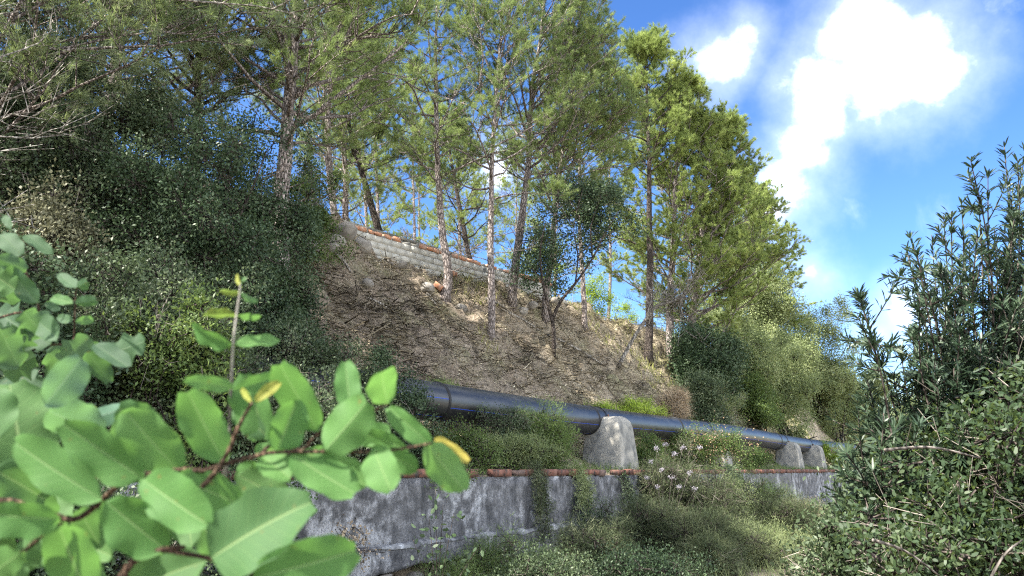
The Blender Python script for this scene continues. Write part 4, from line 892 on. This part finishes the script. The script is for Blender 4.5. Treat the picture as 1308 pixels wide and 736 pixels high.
for (x0, y0, x1, y1, lab) in [(1115, 690, 1200, 736, 'bare pale cane crossing the lower right bramble'), (1262, 745, 1306, 690, 'short bare cane leaning at the right bottom corner'), (1130, 575, 1250, 585, 'thin bare twig across the middle of the oleander')]:
    p, e = at(x0, y0, 3.6), at(x1, y1, 3.7); t_ = thing('dead_cane', lab, 'dead branch', p); a = Acc(); tube(a, bez([[0, 0, 0], (e - p) * .5 + [0, 0, .03], e - p], 8), np.linspace(.008, .004, 8), 5); a.build('cane_wood', MB['dead'], t_)
# grass over the ground before the wall
a = Acc(); n = 26000; x = rg.uniform(-6, 12, n); y = rg.uniform(2.5, 24, n); u_, v_ = xy2uv(x, y); k_ = (v_ < 6.8) & (v_ > -6); x, y, u_, v_ = x[k_], y[k_], u_[k_], v_[k_]; n = len(x)
leaves(a, np.stack([x, y, gh(u_, v_)], -1), unit(rnd(rg, n) * [.45, .45, .2] + [0, 0, 1]), rnd(rg, n), rg.uniform(.1, .42, n), .012, 'needle', rg.random(n)); a.build('grass', ML['olive'], label='rough grass and weeds on the ground before the wall', category='grass', kind='stuff')
a = Acc(); n = 16000; u_ = rg.uniform(2, 46, n); v_ = rg.uniform(7.45, 10.2, n); x, y = uv2xy(u_, v_)
leaves(a, np.stack([x, y, gh(u_, v_)], -1), unit(rnd(rg, n) * [.5, .5, .2] + [0, 0, 1]), rnd(rg, n), rg.uniform(.06, .30, n), .012, 'needle', rg.random(n)); a.build('grass', ML['lush'], label='weeds carpeting the ledge between the brick course and the pipe', category='grass', kind='stuff')

# ------------------------------------------------------------------ the leafy branches close to the camera
def fg_mat(name, a, b, vein, rough=.6):
    m, t = mat(name); q = NT(t)
    s_ = q.n('ShaderNodeAttribute', attribute_name='across').outputs['Fac']; t_ = q.n('ShaderNodeAttribute', attribute_name='along').outputs['Fac']
    oi = q.n('ShaderNodeObjectInfo').outputs['Random']; co = q.n('ShaderNodeTexCoord').outputs['Object']
    col = q.mix(oi, a, b); col = q.mix(q.m('MULTIPLY', q.m('SUBTRACT', q.noise(25, 5, .6, co), .45), 1.6, True), col, tuple(x * .8 for x in a))
    ab = q.m('ABSOLUTE', s_)
    sp2 = q.m('MULTIPLY', q.m('SUBTRACT', q.noise(140, 2, .5, co), .70), 14, True); col = q.mix(q.m('MULTIPLY', sp2, .7), col, (.16, .11, .04))
    wv = q.m('SINE', q.m('MULTIPLY', q.m('SUBTRACT', t_, q.m('MULTIPLY', ab, .22)), 58)); sv = q.m('MULTIPLY', q.m('SUBTRACT', wv, .90), 4, True)
    mid = q.m('SUBTRACT', 1, q.m('MULTIPLY', ab, 18), True)
    col = q.mix(q.m('MULTIPLY', q.m('MAXIMUM', mid, q.m('MULTIPLY', sv, .35)), .65), col, vein)
    h_ = q.m('ADD', mid, q.m('MULTIPLY', sv, .5))
    pb = q.pbr(col, rough, q.bump(q.m('MULTIPLY', h_, -1), .4, .001), .12)
    tl = q.n('ShaderNodeBsdfTranslucent'); t.links.new(q.mix(.5, col, (.20, .42, .07)), tl.inputs['Color'])
    mx = q.n('ShaderNodeMixShader', {0: .38}); t.links.new(pb, mx.inputs[1]); t.links.new(tl.outputs[0], mx.inputs[2]); q.out(mx.outputs[0]); return m
FG = {'g': fg_mat('carob_leaf', (.065, .148, .042), (.10, .195, .06), (.25, .35, .15)), 'b': fg_mat('bluish_leaf', (.07, .13, .09), (.10, .17, .11), (.25, .32, .25)),
      'y': fg_mat('yellowing_leaf', (.17, .20, .04), (.30, .24, .05), (.36, .34, .12)), 'd': fg_mat('older_leaf', (.055, .115, .045), (.085, .16, .055), (.26, .34, .15)),
      'l': fg_mat('vine_leaf', (.04, .075, .045), (.06, .105, .055), (.14, .20, .11))}
frg = np.random.default_rng(314)
def big_leaf(parent, base, x0, y0, x1, y1, wpx, d0, mk='g', dd=None, roll=None, lobed=False, fold=None):
    dd = frg.uniform(-.035, .035) if dd is None else dd
    A = at(x0, y0, d0); B = at(x1, y1, d0 + dd); L = np.linalg.norm(B - A); D = (B - A) / L; Cn = unit(CAM - (A + B) / 2)
    roll = frg.uniform(-.5, .5) if roll is None else roll
    Sd = unit(np.cross(D, Cn)); Nn = np.cross(Sd, D)
    if Nn[2] < -.2: Nn, Sd = -Nn, -Sd
    wpx = wpx * 1.02
    Sd2 = Sd * math.cos(roll) + Nn * math.sin(roll); Nn2 = np.cross(Sd2, D)
    Wd = wpx * d0 / FPX / max(.6, math.cos(roll)); nL, nW = 19, 9; Vs = []; sa, ta = [], []
    fold = frg.uniform(.08, .42) if fold is None else fold; curl = frg.uniform(-.16, .22); ph = frg.uniform(0, 6); shp = frg.uniform(.82, 1.15); skew = frg.uniform(-.25, .25); tipw = frg.uniform(.12, .42); asy = frg.uniform(-.14, .14); tw_ = frg.uniform(-.25, .25)
    for i in range(nL):
        t = i / (nL - 1); wd = max(.03, 1 - abs(2 * t ** shp - 1) ** 2.5) ** .55 * (1 - skew * (t - .5)) if 0 < t < 1 else (.03 if t == 0 else tipw)
        if lobed: wd *= (1 + .28 * math.sin(t * 15 + 1))
        if .9 < t < 1: wd = max(wd * .95, tipw)
        for j in range(nW):
            s = (j / (nW - 1)) * 2 - 1; e = (1 + .035 * math.sin(t * 17 + ph + s * 2) * abs(s) + .03 * math.sin(t * 37 + ph * 3) * abs(s)) * (1 + asy * (1 if s > 0 else -1))
            off = s * wd * Wd / 2 * e; lift = fold * abs(off) + .06 * Wd * math.sin(t * 13 + ph + (3 if s > 0 else 0)) * abs(s) ** 2
            tt = t + (.02 * math.sin(ph) * s); notch = -.035 * L * (1 - abs(s)) if i == nL - 1 else 0
            ct, stw = math.cos(tw_ * t), math.sin(tw_ * t)
            P = A + D * (L * tt + notch) + (Sd2 * ct + Nn2 * stw) * off + (Nn2 * ct - Sd2 * stw) * (lift + curl * L * (t - t * t) * 1.2)
            Vs.append(P - base); sa.append(s); ta.append(t)
    a = Acc(); i = np.arange(nL - 1)[:, None] * nW; j = np.arange(nW - 1)[None]
    a.add(Vs, np.stack([i + j, i + j + 1, i + nW + j + 1, i + nW + j], -1).reshape(-1, 4)); me = a.mesh('leaf', FG[mk], True)
    for nm, dt in (('across', sa), ('along', ta)): me.attributes.new(nm, 'FLOAT', 'POINT').data.foreach_set('value', np.array(dt, np.float32))
    o = link('leaf', me, parent); md = o.modifiers.new('sub', 'SUBSURF'); md.levels = 1; md.render_levels = 1; return o
def stem_px(parent, base, pts, d, r, mk='red', name='stem'):
    P = bez([at(x, y, dd if dd else d) - base for (x, y, dd) in [(p + (None,))[:3] for p in pts]], 5 * len(pts)); a = Acc(); tube(a, P, np.linspace(r[0], r[1], len(P)) * .75 * (1 + .06 * np.sin(np.arange(len(P)) * 2.1)), 10); return a.build(name, MB[mk], parent, smooth=True)
base = at(60, 900, .55); t_ = thing('carob_branch', 'large oval green leaves on reddish stems filling the lower left, close to the camera', 'branch', base)
stem_px(t_, base, [(-40, 645), (10, 640), (60, 655), (100, 662), (150, 622), (190, 606), (232, 600), (262, 602)], .56, (.0032, .002))
stem_px(t_, base, [(90, 830), (150, 745), (172, 716), (205, 702), (236, 699)], .52, (.0042, .002))
stem_px(t_, base, [(205, 702), (262, 712), (285, 720), (330, 735)], .52, (.0022, .0018))
stem_px(t_, base, [(236, 640), (268, 612), (290, 580), (305, 545), (322, 514)], .56, (.0030, .0014))
stem_px(t_, base, [(262, 602), (290, 592), (330, 582), (350, 578), (415, 577), (480, 577), (520, 572), (552, 566)], .57, (.0024, .0011))
stem_px(t_, base, [(330, 583), (352, 566), (385, 575), (405, 555), (430, 540), (470, 528), (497, 515)], .60, (.0020, .0009))
stem_px(t_, base, [(-30, 720), (20, 710), (60, 680), (80, 668)], .5, (.002, .0012))
LV = [(30, 602, 12, 488, 105, .64, 'd'), (57, 518, 105, 457, 44, .6, 'b'), (130, 638, 17, 563, 54, .54, 'g'), (183, 612, 78, 540, 54, .55, 'g'), (230, 603, 160, 525, 56, .57, 'g'), (287, 592, 238, 498, 50, .57, 'g'),
      (182, 612, 268, 672, 60, .53, 'g'), (222, 612, 312, 648, 46, .55, 'g'), (135, 640, 212, 702, 64, .52, 'g'), (78, 662, -14, 656, 42, .5, 'g'), (75, 672, 112, 765, 58, .49, 'g'), (28, 705, -16, 740, 42, .48, 'g'),
      (270, 713, 402, 640, 92, .50, 'd'), (325, 738, 458, 702, 66, .48, 'g'), (302, 606, 372, 642, 38, .6, 'd'), (264, 717, 180, 748, 50, .55, 'd'), (406, 552, 356, 463, 42, .6, 'g'), (338, 562, 314, 476, 46, .62, 'g'),
      (354, 576, 380, 510, 44, .57, 'g'), (297, 496, 235, 485, 19, .58, 'g'), (300, 499, 360, 481, 22, .58, 'g'), (326, 514, 358, 488, 14, .56, 'y'), (321, 513, 308, 496, 8, .56, 'y'), (415, 576, 470, 511, 56, .56, 'g'), (447, 520, 441, 461, 32, .58, 'g'),
      (496, 516, 488, 474, 38, .59, 'g'), (550, 568, 496, 519, 27, .6, 'g'), (546, 566, 594, 628, 42, .57, 'g'), (555, 560, 600, 590, 17, .6, 'y'), (522, 575, 456, 551, 28, .62, 'g'), (478, 571, 500, 629, 42, .57, 'g'), (489, 576, 534, 600, 27, .6, 'g'),
      (372, 580, 456, 632, 48, .57, 'g'), (400, 578, 470, 622, 40, .59, 'g'), (335, 583, 372, 612, 34, .58, 'g'), (165, 520, 98, 540, 24, .75, 'b'), (150, 575, 175, 520, 34, .62, 'd'), (245, 700, 240, 640, 34, .66, 'd'), (60, 700, 130, 735, 50, .6, 'd'),
      (-10, 600, 60, 640, 60, .62, 'd'), (100, 600, 40, 610, 46, .66, 'd'), (200, 560, 150, 520, 46, .64, 'd'), (0, 560, -20, 500, 60, .6, 'd'), (345, 560, 300, 520, 36, .62, 'd'), (130, 560, 60, 525, 50, .68, 'b'), (440, 575, 395, 610, 30, .62, 'g'), (130, 700, 100, 650, 40, .62, 'd')]
for k in range(26):
    x_, y_ = frg.uniform(-20, 250), frg.uniform(590, 735); an_ = frg.uniform(0, 2 * PI); l_ = frg.uniform(45, 80); LV.append((x_, y_, x_ + l_ * math.cos(an_), y_ + l_ * math.sin(an_) * .8, l_ * .6, frg.uniform(.66, .8), 'd'))
for k in range(9):
    x_, y_ = frg.uniform(300, 520), frg.uniform(560, 600); an_ = frg.uniform(-.9, 2.2); l_ = frg.uniform(28, 50); LV.append((x_, y_, x_ + l_ * math.cos(an_), y_ + l_ * math.sin(an_) * .8, l_ * .62, frg.uniform(.62, .7), 'g'))
for (x0, y0, x1, y1, wp, d, mk) in LV: big_leaf(t_, base, x0, y0, x1, y1, wp, d, mk)
base = at(280, 760, .58); t_ = thing('upright_shoot', 'slim upright shoot with paired small leaves, standing above the big leaves', 'plant', base)
stem_px(t_, base, [(282, 640), (292, 570), (295, 500), (298, 440), (302, 402), (306, 374), (307, 362)], .62, (.0019, .0004), 'pale')
for (x0, y0, x1, y1, wp, d, mk) in [(297, 439, 245, 413, 20, .62, 'g'), (299, 440, 358, 437, 15, .62, 'g'), (302, 402, 262, 404, 12, .62, 'y'), (304, 402, 333, 405, 10, .62, 'd'), (306, 373, 281, 371, 8, .62, 'y'), (307, 374, 330, 384, 8, .62, 'd'), (307, 364, 303, 350, 5, .62, 'y'), (307, 364, 314, 354, 4, .62, 'd')]: big_leaf(t_, base, x0, y0, x1, y1, wp, d, mk, dd=.015, roll=.9 if frg.random() < .5 else -.8, fold=.35)
base = at(-60, 520, .95); t_ = thing('wild_vine', 'cluster of duller lobed vine leaves at the left edge above the big leaves', 'vine', base)
stem_px(t_, base, [(-60, 480), (0, 450), (40, 445), (80, 440), (130, 450)], .95, (.003, .0014)); stem_px(t_, base, [(92, 470), (95, 420), (96, 385), (98, 366)], .97, (.0014, .001)); stem_px(t_, base, [(-40, 420), (20, 400), (50, 400), (30, 340), (5, 300)], 1.0, (.0022, .001))
VL = [(0, 300, 28, 326, 22), (33, 300, 66, 326, 15), (5, 276, 15, 292, 9), (97, 368, 74, 350, 13), (99, 367, 112, 360, 13), (93, 388, 66, 380, 12), (96, 388, 124, 384, 13), (92, 411, 73, 405, 11), (96, 411, 120, 408, 10), (76, 397, 58, 386, 10), (48, 388, 4, 338, 22), (0, 385, 12, 362, 28), (25, 418, -4, 398, 34),
      (30, 398, 58, 430, 34), (45, 455, 2, 476, 44), (50, 412, 75, 432, 26), (137, 452, 186, 436, 30), (92, 436, 112, 452, 24), (60, 450, 95, 475, 36), (110, 450, 140, 490, 22), (20, 440, -10, 425, 34), (-10, 350, 20, 370, 30), (30, 420, 10, 450, 36), (65, 440, 40, 425, 30), (-5, 330, 35, 345, 20), (120, 440, 165, 470, 20), (75, 465, 115, 430, 30), (10, 480, 50, 500, 36), (0, 420, 25, 470, 36), (85, 445, 150, 460, 26)]
for (x0, y0, x1, y1, wp) in VL: big_leaf(t_, base, x0, y0, x1, y1, wp * 1.1, .95 + frg.uniform(-.08, .1), 'l' if frg.random() > .12 else 'd', lobed=wp > 28)
